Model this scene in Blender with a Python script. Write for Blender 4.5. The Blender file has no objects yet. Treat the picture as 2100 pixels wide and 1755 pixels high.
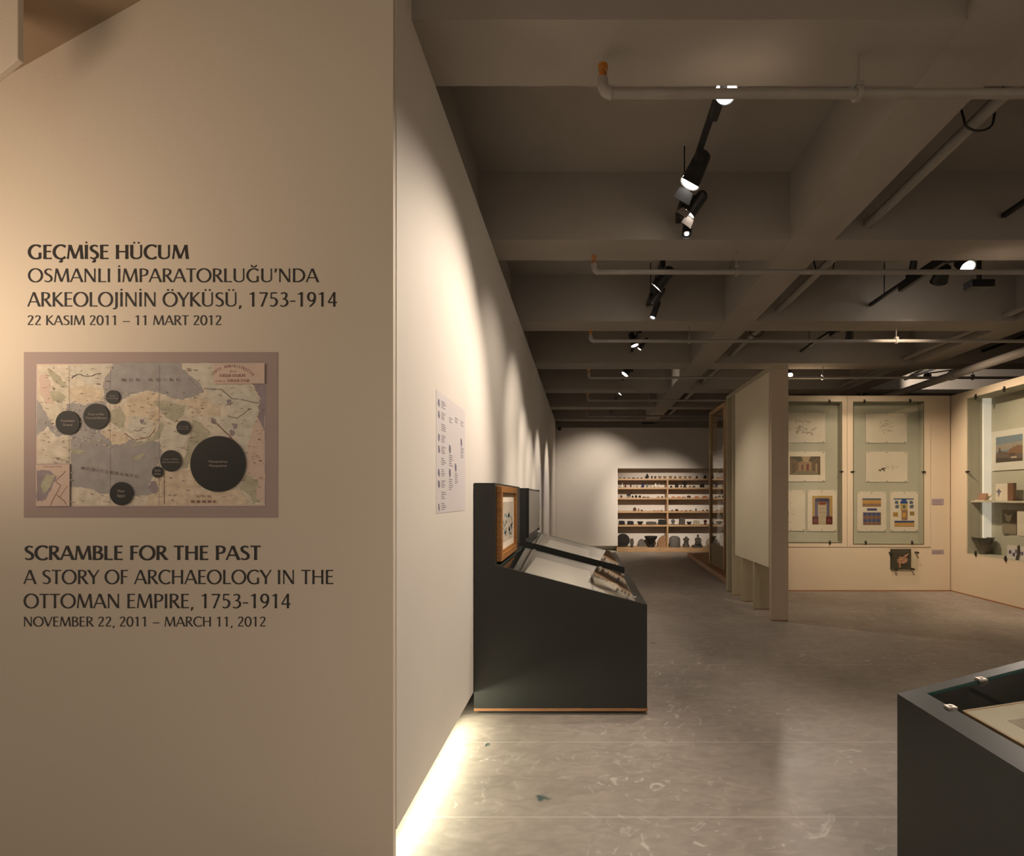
import bpy, math, random
from mathutils import Vector, Matrix
R = math.radians
scene = bpy.context.scene
COL = scene.collection

# ------------------------------------------------------------------ camera, world, exposure
F = 1000.0                     # focal length in pixels of the 2100 px wide frame
VPX, VPY, CH = 1195.0, 1020.0, 1.55   # vanishing point of the room's long axis, camera height
cam = bpy.data.cameras.new('camera')
cam.sensor_fit = 'HORIZONTAL'; cam.sensor_width = 36.0; cam.lens = 36.0 * F / 2100.0
cam.shift_x = (1050.0 - VPX) / 2100.0
cam.shift_y = (VPY - 877.5) / 2100.0
cam.clip_start = 0.05
camo = bpy.data.objects.new('camera', cam); COL.objects.link(camo)
camo.location = (0, 0, CH); camo.rotation_euler = (R(90), 0, 0)
scene.camera = camo
scene.view_settings.view_transform = 'Standard'
scene.view_settings.look = 'None'
scene.view_settings.gamma = 1.0
scene.view_settings.use_curve_mapping = False
scene.view_settings.exposure = 0.0
scene.cycles.use_denoising = True
scene.cycles.max_bounces = 10
scene.cycles.diffuse_bounces = 5
scene.cycles.transparent_max_bounces = 16
scene.cycles.sample_clamp_indirect = 4.0
scene.cycles.caustics_reflective = False
scene.cycles.caustics_refractive = False

world = bpy.data.worlds.new('world'); scene.world = world
world.use_nodes = True
world.node_tree.nodes['Background'].inputs[0].default_value = (1.0, 0.80, 0.60, 1)
world.node_tree.nodes['Background'].inputs[1].default_value = 0.48

WARM = (1.0, 0.77, 0.56)
NEUT = (1.0, 0.85, 0.70)
def area_light(name, loc, aim, sx, sy, watts, colour):
    l = bpy.data.lights.new(name, 'AREA'); l.shape = 'RECTANGLE'; l.size = sx; l.size_y = sy
    l.energy = watts; l.color = colour
    o = bpy.data.objects.new(name, l); COL.objects.link(o); o.location = loc
    o.rotation_euler = (Vector(aim) - Vector(loc)).to_track_quat('-Z', 'Y').to_euler()
    return o
def spot_light(name, loc, aim, watts, cone, blend, colour, radius=0.04, parent=None):
    l = bpy.data.lights.new(name, 'SPOT'); l.energy = watts; l.spot_size = R(cone); l.spot_blend = blend
    l.color = colour; l.shadow_soft_size = radius
    o = bpy.data.objects.new(name, l); COL.objects.link(o); o.location = loc
    o.rotation_euler = (Vector(aim) - Vector(loc)).to_track_quat('-Z', 'Y').to_euler()
    return o

# lamp outside the frame on the left, washing the title wall
spot_light('title_wall_lamp', (-2.70, 1.1, 2.08), (-2.6, 2.02, 2.75), 53, 165, 1.0, (1.0, 0.77, 0.54), 0.25)
# LED strips in the gap under the floating left wall and far wall
area_light('floor_gap_led', (-0.862, 2.74, 0.135), (-0.62, 2.74, 0.0), 1.3, 0.04, 9, (1.0, 0.97, 0.70))
area_light('far_gap_led', (0.0, 14.13, 0.15), (0.0, 14.0, 0.0), 1.6, 0.05, 12, (1.0, 0.97, 0.70))

# ------------------------------------------------------------------ helpers
def wp(px, py, D):             # the point at depth D seen at photo pixel (px, py)
    return Vector(((px - VPX) * D / F, D, CH - (py - VPY) * D / F))
def wx(px, py, X):             # the point on the plane x = X
    D = X * F / (px - VPX)
    return wp(px, py, D)
def lin(h):
    if isinstance(h, str):
        h = h.lstrip('#'); h = [int(h[i:i+2], 16) / 255 for i in (0, 2, 4)]
    return tuple((c / 12.92) if c <= 0.04045 else ((c + 0.055) / 1.055) ** 2.4 for c in h) + (1.0,)
MATS = {}
def mat(name, col, rough=0.6, noise=0.0, nscale=8.0, bump=0.0, bscale=60.0, metal=0.0, spec=0.4, emit=0.0, ecol=None):
    if name in MATS: return MATS[name]
    m = bpy.data.materials.new(name); m.use_nodes = True
    nt = m.node_tree; b = nt.nodes['Principled BSDF']
    c = lin(col) if isinstance(col, str) else col
    b.inputs['Base Color'].default_value = c
    b.inputs['Roughness'].default_value = rough; b.inputs['Metallic'].default_value = metal
    b.inputs['Specular IOR Level'].default_value = spec
    tc = nt.nodes.new('ShaderNodeTexCoord')
    if noise:
        n = nt.nodes.new('ShaderNodeTexNoise'); n.inputs['Scale'].default_value = nscale; n.inputs['Detail'].default_value = 6
        r = nt.nodes.new('ShaderNodeValToRGB')
        r.color_ramp.elements[0].position = 0.3; r.color_ramp.elements[1].position = 0.7
        r.color_ramp.elements[0].color = tuple(x * (1 - noise) for x in c[:3]) + (1,)
        r.color_ramp.elements[1].color = tuple(min(1, x * (1 + noise)) for x in c[:3]) + (1,)
        nt.links.new(tc.outputs['Object'], n.inputs['Vector'])
        nt.links.new(n.outputs['Fac'], r.inputs['Fac']); nt.links.new(r.outputs['Color'], b.inputs['Base Color'])
    if bump:
        n2 = nt.nodes.new('ShaderNodeTexNoise'); n2.inputs['Scale'].default_value = bscale; n2.inputs['Detail'].default_value = 4
        bp = nt.nodes.new('ShaderNodeBump'); bp.inputs['Strength'].default_value = bump; bp.inputs['Distance'].default_value = 0.01
        nt.links.new(tc.outputs['Object'], n2.inputs['Vector'])
        nt.links.new(n2.outputs['Fac'], bp.inputs['Height']); nt.links.new(bp.outputs['Normal'], b.inputs['Normal'])
    if emit:
        b.inputs['Emission Color'].default_value = lin(ecol) if ecol else c
        b.inputs['Emission Strength'].default_value = emit
    MATS[name] = m
    return m
def wood(name, c1, c2, scale=3.0):
    if name in MATS: return MATS[name]
    m = bpy.data.materials.new(name); m.use_nodes = True
    nt = m.node_tree; b = nt.nodes['Principled BSDF']; b.inputs['Roughness'].default_value = 0.5
    tc = nt.nodes.new('ShaderNodeTexCoord'); mp = nt.nodes.new('ShaderNodeMapping')
    mp.inputs['Scale'].default_value = (scale, scale * 6, scale * 6)
    n = nt.nodes.new('ShaderNodeTexNoise'); n.inputs['Scale'].default_value = 2.0; n.inputs['Detail'].default_value = 8; n.inputs['Distortion'].default_value = 0.6
    r = nt.nodes.new('ShaderNodeValToRGB'); r.color_ramp.elements[0].position = 0.3; r.color_ramp.elements[1].position = 0.7
    r.color_ramp.elements[0].color = lin(c1); r.color_ramp.elements[1].color = lin(c2)
    nt.links.new(tc.outputs['Object'], mp.inputs['Vector']); nt.links.new(mp.outputs['Vector'], n.inputs['Vector'])
    nt.links.new(n.outputs['Fac'], r.inputs['Fac']); nt.links.new(r.outputs['Color'], b.inputs['Base Color'])
    MATS[name] = m
    return m
def glassmat(name='pane_glass', tint=(0.965, 0.975, 0.96, 1), f0=1.45):
    if name in MATS: return MATS[name]
    m = bpy.data.materials.new(name); m.use_nodes = True
    nt = m.node_tree; nt.nodes.remove(nt.nodes['Principled BSDF'])
    out = nt.nodes['Material Output']
    t = nt.nodes.new('ShaderNodeBsdfTransparent'); t.inputs[0].default_value = tint
    g = nt.nodes.new('ShaderNodeBsdfGlossy'); g.inputs['Roughness'].default_value = 0.03
    lw = nt.nodes.new('ShaderNodeLayerWeight'); lw.inputs[0].default_value = 0.5
    pw = nt.nodes.new('ShaderNodeMath'); pw.operation = 'POWER'; pw.inputs[1].default_value = 4.0
    fr = nt.nodes.new('ShaderNodeMath'); fr.operation = 'MULTIPLY_ADD'; fr.inputs[1].default_value = 0.8; fr.inputs[2].default_value = 0.035
    nt.links.new(lw.outputs['Facing'], pw.inputs[0]); nt.links.new(pw.outputs[0], fr.inputs[0])
    mx = nt.nodes.new('ShaderNodeMixShader')
    nt.links.new(fr.outputs[0], mx.inputs[0]); nt.links.new(t.outputs[0], mx.inputs[1]); nt.links.new(g.outputs[0], mx.inputs[2])
    nt.links.new(mx.outputs[0], out.inputs[0])
    MATS[name] = m
    return m

ORIG = {}
class MB:
    def __init__(s): s.v = []; s.f = []; s.mi = []; s.sm = []
    def add(s, verts, faces, mi=0, smooth=False):
        o = len(s.v); s.v += [tuple(v) for v in verts]
        for f in faces: s.f.append([o + i for i in f]); s.mi.append(mi); s.sm.append(smooth)
        return s
    def box(s, x0, x1, y0, y1, z0, z1, mi=0):
        x0, x1 = min(x0, x1), max(x0, x1); y0, y1 = min(y0, y1), max(y0, y1); z0, z1 = min(z0, z1), max(z0, z1)
        v = [(x, y, z) for z in (z0, z1) for y in (y0, y1) for x in (x0, x1)]
        return s.add(v, [(0, 2, 3, 1), (4, 5, 7, 6), (0, 1, 5, 4), (2, 6, 7, 3), (0, 4, 6, 2), (1, 3, 7, 5)], mi)
    def prism(s, poly, d, mi=0):            # poly: list of 3-D points, d: extrusion vector
        n = len(poly); a = [Vector(p) for p in poly]; d = Vector(d)
        nn = Vector((0, 0, 0))
        for i in range(n): nn += a[i].cross(a[(i + 1) % n])
        if nn.dot(d) > 0: a = a[::-1]
        v = a + [p + d for p in a]
        f = [list(range(n)), [n + i for i in range(n - 1, -1, -1)]]
        f += [[(i + 1) % n, i, n + i, n + (i + 1) % n] for i in range(n)]
        return s.add(v, f, mi)
    def tube(s, p0, p1, r0, r1=None, seg=16, mi=0, caps=True):
        r1 = r0 if r1 is None else r1
        p0 = Vector(p0); p1 = Vector(p1); ax = (p1 - p0).normalized()
        u = ax.orthogonal().normalized(); w = ax.cross(u)
        v = []
        for p, r in ((p0, r0), (p1, r1)):
            for i in range(seg):
                a = 2 * math.pi * i / seg; v.append(p + (u * math.cos(a) + w * math.sin(a)) * r)
        s.add(v, [(i, (i + 1) % seg, seg + (i + 1) % seg, seg + i) for i in range(seg)], mi, True)
        if caps:
            s.add(v[:seg], [list(range(seg - 1, -1, -1))], mi); s.add(v[seg:], [list(range(seg))], mi)
        return s
    def path(s, pts, r, seg=12, mi=0):
        pts = [Vector(p) for p in pts]; n = len(pts); v = []; u = None
        for i, p in enumerate(pts):
            t = (pts[min(i + 1, n - 1)] - pts[max(i - 1, 0)]).normalized()
            u = t.orthogonal().normalized() if u is None else (u - t * u.dot(t)).normalized()
            w = t.cross(u)
            v += [p + (u * math.cos(2 * math.pi * k / seg) + w * math.sin(2 * math.pi * k / seg)) * r for k in range(seg)]
        f = [(i * seg + k, i * seg + (k + 1) % seg, (i + 1) * seg + (k + 1) % seg, (i + 1) * seg + k) for i in range(n - 1) for k in range(seg)]
        s.add(v, f, mi, True)
        s.add(v[:seg], [list(range(seg - 1, -1, -1))], mi); s.add(v[-seg:], [list(range(seg))], mi)
        return s
    def lathe(s, prof, c, seg=20, mi=0, sx=1.0, sy=1.0):   # prof: (radius, z) bottom to top
        v = []; n = len(prof)
        for r, z in prof:
            r = max(r, 1e-4)
            for i in range(seg):
                a = 2 * math.pi * i / seg; v.append((c[0] + r * sx * math.cos(a), c[1] + r * sy * math.sin(a), c[2] + z))
        f = [(j * seg + i, j * seg + (i + 1) % seg, (j + 1) * seg + (i + 1) % seg, (j + 1) * seg + i) for j in range(n - 1) for i in range(seg)]
        s.add(v, f, mi, True)
        s.add(v[:seg], [list(range(seg - 1, -1, -1))], mi); s.add(v[-seg:], [list(range(seg))], mi)
        return s
    def ball(s, c, rx, ry, rz, mi=0, seg=16, rings=9):
        prof = [(math.cos(math.pi * (k / (rings - 1) - .5)), math.sin(math.pi * (k / (rings - 1) - .5))) for k in range(rings)]
        v = []
        for r, z in prof:
            for i in range(seg):
                a = 2 * math.pi * i / seg; v.append((c[0] + rx * max(r, 1e-3) * math.cos(a), c[1] + ry * max(r, 1e-3) * math.sin(a), c[2] + rz * z))
        f = [(j * seg + i, j * seg + (i + 1) % seg, (j + 1) * seg + (i + 1) % seg, (j + 1) * seg + i) for j in range(rings - 1) for i in range(seg)]
        return s.add(v, f, mi, True)
    def build(s, name, mats, parent=None, bevel=0.0, loc=None):
        if not isinstance(mats, (list, tuple)): mats = [mats]
        if parent is not None: o0 = ORIG[parent.name]
        elif loc is not None: o0 = Vector(loc)
        else:
            xs = [v[0] for v in s.v]; ys = [v[1] for v in s.v]; zs = [v[2] for v in s.v]
            o0 = Vector(((min(xs) + max(xs)) / 2, (min(ys) + max(ys)) / 2, min(zs)))
        me = bpy.data.meshes.new(name)
        me.from_pydata([(v[0] - o0.x, v[1] - o0.y, v[2] - o0.z) for v in s.v], [], s.f)
        for m in mats: me.materials.append(m)
        for p, i, sm in zip(me.polygons, s.mi, s.sm): p.material_index = i; p.use_smooth = sm
        me.update()
        o = bpy.data.objects.new(name, me); COL.objects.link(o)
        if parent is not None: o.parent = parent
        else: o.location = o0
        ORIG[o.name] = o0
        if bevel:
            b = o.modifiers.new('edge', 'BEVEL'); b.width = bevel; b.segments = 2; b.limit_method = 'ANGLE'; b.angle_limit = R(40)
        return o
def tag(o, label, cat, group=None, kind=None):
    o['label'] = label; o['category'] = cat
    if group: o['group'] = group
    if kind: o['kind'] = kind
    return o
def thing(name, label, cat, loc, group=None):
    o = bpy.data.objects.new(name, None); COL.objects.link(o); o.location = loc; o.empty_display_size = 0.1
    ORIG[o.name] = Vector(loc)
    return tag(o, label, cat, group)
def struct(o, label, cat):
    o['kind'] = 'structure'; o['label'] = label; o['category'] = cat
    return o
def copy_tree(o, off, label, extra=None):
    c = o.copy(); COL.objects.link(c); c.location = o.location + Vector(off); c['label'] = label
    ORIG[c.name] = ORIG[o.name] + Vector(off)
    for ch in list(o.children):
        d = ch.copy(); COL.objects.link(d); d.parent = c; ORIG[d.name] = ORIG[c.name]
        for g in list(ch.children):
            e = g.copy(); COL.objects.link(e); e.parent = d; ORIG[e.name] = ORIG[c.name]
    return c

# ------------------------------------------------------------------ materials
M_WHITE = mat('warm_white_paint', (0.66, 0.615, 0.56, 1), 0.75, 0.025, 1.2, 0.06, 90)
M_TITLE = mat('title_wall_paint', (0.62, 0.545, 0.46, 1), 0.7, 0.02, 1.0, 0.06, 90)
M_BEIGE = mat('beige_paint', (0.60, 0.50, 0.365, 1), 0.7, 0.02, 1.0, 0.05, 90)
M_SAGE = mat('sage_lining', (0.43, 0.41, 0.325, 1), 0.8, 0.03, 3)
M_CEIL = mat('grey_ceiling_paint', (0.30, 0.268, 0.235, 1), 0.85, 0.06, 1.5, 0.15, 25)
M_DARK = mat('charcoal_lacquer', (0.022, 0.023, 0.021, 1), 0.42, 0.05, 3, 0, 0, spec=0.35)
M_BLACK = mat('black_metal', (0.012, 0.012, 0.013, 1), 0.45, spec=0.4)
M_CLIP = mat('dark_clip_metal', (0.05, 0.045, 0.04, 1), 0.4, metal=0.6)
M_STEEL = mat('brushed_clip_steel', (0.62, 0.56, 0.52, 1), 0.35, metal=0.8)
M_PIPE = mat('painted_pipe', (0.26, 0.235, 0.21, 1), 0.5, 0.08, 6)
M_BRASS = mat('brass', (0.55, 0.25, 0.07, 1), 0.35, metal=0.7)
M_VINYL = mat('black_vinyl', (0.022, 0.020, 0.020, 1), 0.5)
M_OAK = wood('pale_oak', '#987855', '#b6956d')
M_EDGE = wood('orange_ply_edge', '#84583a', '#a0724c')
M_FRAME = wood('honey_wood', '#784d20', '#9a6830')
M_GREEN = mat('olive_beige_paint', (0.36, 0.315, 0.215, 1), 0.7, 0.03, 2)
M_PANEL = mat('pale_olive_panel', (0.62, 0.555, 0.41, 1), 0.6, 0.02, 2)
M_PAPER = mat('cream_paper', (0.66, 0.58, 0.47, 1), 0.85, 0.04, 5)
M_MAT = mat('grey_mount_board', (0.42, 0.385, 0.34, 1), 0.85, 0.02, 5)
M_LILAC = mat('lilac_label', (0.36, 0.29, 0.31, 1), 0.7)
M_GLASS = glassmat()
M_LENS = mat('lamp_lens', (1, 1, 1, 1), 0.3, emit=30, ecol='#fff4e6')
M_TEAL = mat('teal_glass_edge', (0.02, 0.07, 0.065, 1), 0.15)

def floor_mat():
    m = bpy.data.materials.new('polished_concrete'); m.use_nodes = True
    nt = m.node_tree; L = nt.links; b = nt.nodes['Principled BSDF']
    N = lambda t: nt.nodes.new(t)
    tc = N('ShaderNodeTexCoord')
    def noise(scale, detail=6, dist=0.0, sc=(1, 1, 1), loc=(0, 0, 0)):
        mp = N('ShaderNodeMapping'); mp.inputs['Scale'].default_value = sc; mp.inputs['Location'].default_value = loc
        n = N('ShaderNodeTexNoise'); n.inputs['Scale'].default_value = scale; n.inputs['Detail'].default_value = detail; n.inputs['Distortion'].default_value = dist
        L.new(tc.outputs['Object'], mp.inputs['Vector']); L.new(mp.outputs['Vector'], n.inputs['Vector']); return n.outputs['Fac']
    def ramp(fac, a, bb, ca, cb):
        r = N('ShaderNodeValToRGB'); r.color_ramp.elements[0].position = a; r.color_ramp.elements[1].position = bb
        r.color_ramp.elements[0].color = ca; r.color_ramp.elements[1].color = cb; L.new(fac, r.inputs['Fac']); return r.outputs['Color']
    def mix(fac, a, bb, mode='MIX'):
        x = N('ShaderNodeMix'); x.data_type = 'RGBA'; x.blend_type = mode
        if isinstance(fac, float): x.inputs[0].default_value = fac
        else: L.new(fac, x.inputs[0])
        for s, v in ((6, a), (7, bb)):
            if isinstance(v, tuple): x.inputs[s].default_value = v
            else: L.new(v, x.inputs[s])
        return x.outputs[2]
    base = ramp(noise(0.9, 8, 0.5), 0.3, 0.72, (0.205, 0.178, 0.155, 1), (0.30, 0.265, 0.232, 1))
    mott = ramp(noise(7, 10, 1.2, (1, 2.2, 1)), 0.35, 0.7, (0.86, 0.86, 0.86, 1), (1.12, 1.11, 1.10, 1))
    c = mix(1.0, base, mott, 'MULTIPLY')
    # pale scuffs: thin curls
    sc = noise(5.5, 3, 2.4, (1.3, 1.3, 1), (3.1, 0.4, 0)); patch = noise(1.1, 2, 0, (1, 1, 1), (1.7, 2.2, 0))
    s1 = ramp(sc, 0.60, 0.70, (0, 0, 0, 1), (1, 1, 1, 1)); s2 = ramp(patch, 0.42, 0.58, (0, 0, 0, 1), (0.62, 0.62, 0.62, 1))
    c = mix(mix(1.0, s1, s2, 'MULTIPLY'), c, (0.46, 0.425, 0.39, 1))
    # dark and teal stains
    st = ramp(noise(2.3, 4, 1.0, (1, 1, 1), (6.4, 1.3, 0)), 0.70, 0.76, (0, 0, 0, 1), (0.35, 0.35, 0.35, 1))
    c = mix(st, c, (0.10, 0.095, 0.085, 1))
    sep = N('ShaderNodeSeparateXYZ'); L.new(tc.outputs['Object'], sep.inputs[0])
    def blob(x, y, r):
        v = N('ShaderNodeVectorMath'); v.operation = 'DISTANCE'; v.inputs[1].default_value = (x, y, 0)
        nn = N('ShaderNodeTexNoise'); nn.inputs['Scale'].default_value = 22; L.new(tc.outputs['Object'], nn.inputs['Vector'])
        ad = N('ShaderNodeVectorMath'); ad.operation = 'MULTIPLY_ADD'; ad.inputs[1].default_value = (0.09, 0.09, 0); ad.inputs[2].default_value = (-0.045, -0.045, 0)
        L.new(nn.outputs['Color'], ad.inputs[0])
        a2 = N('ShaderNodeVectorMath'); a2.operation = 'ADD'; L.new(tc.outputs['Object'], a2.inputs[0]); L.new(ad.outputs[0], a2.inputs[1])
        L.new(a2.outputs[0], v.inputs[0])
        mr = N('ShaderNodeMapRange'); mr.inputs['From Min'].default_value = r; mr.inputs['From Max'].default_value = r * 0.4
        L.new(v.outputs['Value'], mr.inputs['Value']); return mr.outputs[0]
    for x, y, r in ((-0.21, 2.51, 0.04), (-0.60, 3.055, 0.022), (0.75, 5.2, 0.03)):
        c = mix(blob(x, y, r), c, (0.05, 0.075, 0.07, 1))
    # pale saw-cut joints across the room
    for y in (0.92, 1.64, 2.366, 3.09, 4.53, 6.6, 9.5):
        s = N('ShaderNodeMath'); s.operation = 'SUBTRACT'; s.inputs[1].default_value = y; L.new(sep.outputs['Y'], s.inputs[0])
        a = N('ShaderNodeMath'); a.operation = 'ABSOLUTE'; L.new(s.outputs[0], a.inputs[0])
        l = N('ShaderNodeMapRange'); l.inputs['From Min'].default_value = 0.006; l.inputs['From Max'].default_value = 0.003
        l.inputs['To Max'].default_value = 0.5
        L.new(a.outputs[0], l.inputs['Value']); c = mix(l.outputs[0], c, (0.42, 0.38, 0.34, 1))
    L.new(c, b.inputs['Base Color'])
    rg = N('ShaderNodeMapRange'); rg.inputs['To Min'].default_value = 0.34; rg.inputs['To Max'].default_value = 0.56
    L.new(noise(4, 6), rg.inputs['Value']); L.new(rg.outputs[0], b.inputs['Roughness'])
    b.inputs['Specular IOR Level'].default_value = 0.45
    bp = N('ShaderNodeBump'); bp.inputs['Strength'].default_value = 0.08; bp.inputs['Distance'].default_value = 0.01
    L.new(noise(30, 5), bp.inputs['Height']); L.new(bp.outputs['Normal'], b.inputs['Normal'])
    return m

# ------------------------------------------------------------------ setting
struct(MB().box(-4.5, 9, -1.5, 15, -0.1, 0).build('floor', floor_mat(), loc=(0, 0, 0)), 'polished grey brown concrete floor with pale scuffs and thin joints', 'floor')
HB, HS = 3.735, 4.31
struct(MB().box(-4.5, 9, -1.5, 15, HS, HS + 0.12).build('ceiling', M_CEIL, loc=(0, 0, HS)), 'dark grey brown ceiling slab above the beam grid', 'ceiling')
ords = ['nearest', 'second', 'third', 'fourth', 'fifth', 'sixth', 'seventh', 'eighth']
B0, BP, BW = 2.23, 1.905, 0.36
for k in range(7):
    y = B0 + BP * k
    o = MB().box(-0.9, 9, y, y + BW, HB, HS).build('ceiling_beam', M_CEIL)
    struct(o, 'grey brown concrete beam crossing the ceiling, %s from the front' % (ords[k] if k else 'first'), 'beam')
for nm, x0, x1 in (('left of the two long beams running down the room', 1.76, 2.13), ('right of the two long beams running down the room', 5.37, 5.75)):
    o = MB().box(x0, x1, -1.5, 14.5, HB - 0.003, HS).build('ceiling_beam', M_CEIL)
    struct(o, nm, 'beam')

# title wall, floating left wall and the older wall behind it
XL = -0.782; D0 = 2.019
struct(MB().box(-4.5, XL - 0.003, D0, D0 + 0.03, 0, HS).build('wall_front', M_TITLE), 'warm beige title wall with black lettering and a map', 'wall')
wl = MB().box(XL - 0.10, XL, D0 + 0.03, B0, 0.157, HS).box(XL - 0.10, XL, B0, 14.02, 0.157, HB)
struct(wl.build('wall_left', M_WHITE), 'long white wall floating above a lit floor gap', 'wall')
struct(MB().box(-1.1, -0.885, D0 + 0.03, 14.6, 0, HS).build('wall_left_inner', M_CEIL), 'dark older wall behind the white wall', 'wall')
# sloping soffit and hanging board at the top left
a = wp(0, 163, D0); b_ = wp(290, 0, D0); dirv = (b_ - a)
p1 = a - dirv * 0.9; p2 = a + dirv * 1.6
sof = MB().prism([p1, p2, p2 + Vector((0, 0, 0.3)), p1 + Vector((0, 0, 0.3))], (0, -1.5, 0))
struct(sof.build('ceiling_soffit', mat('soffit_brown', (0.33, 0.24, 0.165, 1), .75, .03, 2)), 'sloping brown stair soffit above the title wall', 'ceiling')
DB = 1.80
q = [wp(37, -250, DB), wp(37, 120, DB), wp(0, 150, DB), wp(-40, 182, DB), wp(-40, -250, DB)]
struct(MB().prism(q, (0, 0.02, 0)).build('trim_1', M_TITLE, bevel=0.003), 'pale board edge hanging at the top left corner', 'trim')

# far wall with the lit niche
FY = 14.05; NX0, NX1, NZ1 = 1.01, 3.87, 2.39
fw = MB().box(XL - 0.1, NX0, FY, FY + 0.5, 0.157, 3.56).box(NX0, NX1, FY, FY + 0.5, NZ1, 3.56).box(NX1, 9, FY, FY + 0.5, 0.0, 3.56)
fw.box(NX0, NX1, FY + 0.45, FY + 0.5, 0.1, NZ1)
struct(fw.build('wall_far', M_WHITE), 'far white wall with a lit shelf niche', 'wall')
struct(MB().box(-1.1, 9, 14.56, 14.62, 0, HS).build('wall_far_inner', M_WHITE), 'wall behind the far white wall', 'wall')
struct(MB().box(NX0 - 0.02, NX1 + .5, FY - 0.18, FY + 0.449, 0.0, 0.117).build('trim_2', M_OAK, bevel=0.004), 'pale wooden ledge along the foot of the niche', 'trim')
struct(MB().box(9, 9.1, -1.5, 14.6, 0, HS).build('wall_right_outer', M_CEIL), 'outer wall on the right', 'wall')

# frontal display wall with two framed openings, and the right wall with a vitrine opening
DY = 8.07; DT = 3.235; XR = 6.10
def z7(x, y, D=DY): return wp(1580 + x / 3.135, 740 + y / 3.135, D)
w1a, w1b = z7(5, 265), z7(455, 1165); w2a, w2b = z7(530, 265), z7(980, 1175)
def wall_with_holes(y0, y1, x0, x1, zt, holes, back):
    m = MB(); xs = x0
    for (hx0, hx1, hz0, hz1) in holes:
        m.box(xs, hx0, y0, y1, 0, zt); m.box(hx0, hx1, y0, y1, 0, hz0); m.box(hx0, hx1, y0, y1, hz1, zt)
        m.box(hx0 - .002, hx1 + .002, y0 + back, y0 + back + 0.02, hz0 - .002, hz1 + .002, 1)
        e = .004
        m.box(hx0, hx0 + e, y0 + .004, y0 + back, hz0, hz1, 1); m.box(hx1 - e, hx1, y0 + .004, y0 + back, hz0, hz1, 1)
        m.box(hx0, hx1, y0 + .004, y0 + back, hz0, hz0 + e, 1); m.box(hx0, hx1, y0 + .004, y0 + back, hz1 - e, hz1, 1)
        xs = hx1
    m.box(xs, x1, y0, y1, 0, zt)
    return m
holes = [(w1a.x, w1b.x, w1b.z, w1a.z), (w2a.x, w2b.x, w2b.z, w2a.z)]
RB = 0.11
wb = wall_with_holes(DY, DY + 0.4, 2.62, XR - 0.02, DT, holes, RB)
gx = z7(490, 0).x; gx2 = z7(1025, 0).x; gz = z7(0, 1195).z
wb.box(2.62, gx - .004, DY - 0.012, DY, gz, w1b.z); wb.box(w1b.x, gx - .004, DY - .012, DY, w1b.z, DT - .01)     # raised surrounds
wb.box(w1a.x, w1b.x, DY - .012, DY, w1a.z, DT - .01); wb.box(2.62, w1a.x, DY - .012, DY, w1b.z, DT - .01)
wb.box(gx + .004, gx2, DY - .012, DY, gz, w2b.z); wb.box(gx + .004, w2a.x, DY - .012, DY, w2b.z, DT - .01)
wb.box(w2a.x, w2b.x, DY - .012, DY, w2a.z, DT - .01); wb.box(w2b.x, gx2, DY - .012, DY, w2b.z, DT - .01)
struct(wb.build('wall_back', [M_BEIGE, M_SAGE]), 'cream display wall with two tall glazed openings', 'wall')
struct(MB().box(2.62, XR, DY - 0.004, DY, 0, 0.018).build('baseboard_back', M_EDGE), 'thin reddish wooden strip at the foot of the display wall', 'baseboard')
VY0, VY1 = 5.2, 7.735; VZ0, VZ1 = 0.66, 3.124; VD = 0.36
wr = MB().box(XR, XR + .7, VY1, 8.47, 0, DT).box(XR, XR + .7, 3.5, VY0, 0, DT).box(XR, XR + .7, VY0, VY1, 0, VZ0).box(XR, XR + .7, VY0, VY1, VZ1, DT)
wr.box(XR + VD, XR + .7, VY0, VY1, VZ0, VZ1, 1)
wr.box(XR + .004, XR + VD, VY1 - .004, VY1, VZ0, VZ1, 1).box(XR + .004, XR + VD, VY0, VY0 + .004, VZ0, VZ1, 1)
wr.box(XR + .004, XR + VD, VY0, VY1, VZ0, VZ0 + .004, 1).box(XR + .004, XR + VD, VY0, VY1, VZ1 - .004, VZ1, 1)
struct(wr.build('wall_right', [M_BEIGE, M_SAGE]), 'cream wall on the right with a built in glass vitrine', 'wall')
struct(MB().box(XR - .004, XR, 3.5, DY, 0, 0.018).build('baseboard_right', M_EDGE), 'thin reddish wooden strip at the foot of the right wall', 'baseboard')

# ------------------------------------------------------------------ title lettering, drawn as broad-nib strokes
def arc(cx, cy, rx, ry, a0, a1, n=22):
    out = []
    for i in range(n + 1):
        a = R(a0 + (a1 - a0) * i / n)
        out.append((cx + rx * math.cos(a), cy + ry * math.sin(a), abs(math.cos(a)) ** 0.9))
    return out
def spl(pts, n=6):
    P = [pts[0]] + list(pts) + [pts[-1]]; out = []
    for i in range(1, len(P) - 2):
        for k in range(n):
            t = k / n; r = []
            for d in range(3):
                p0, p1, p2, p3 = (P[i + j - 1][d] for j in range(4))
                r.append(0.5 * (2 * p1 + (p2 - p0) * t + (2 * p0 - 5 * p1 + 4 * p2 - p3) * t * t + (3 * p1 - p0 - 3 * p2 + p3) * t ** 3))
            out.append(tuple(r))
    out.append(tuple(pts[-1]))
    return out
def L(x0, y0, x1, y1, w):      # a flared straight stroke
    n = 6; out = []
    for i in range(n + 1):
        t = i / n; out.append((x0 + (x1 - x0) * t, y0 + (y1 - y0) * t, w, 1 + 0.16 * (abs(2 * t - 1) ** 2.2) - 0.05))
    return out
T = 0.04
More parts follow.
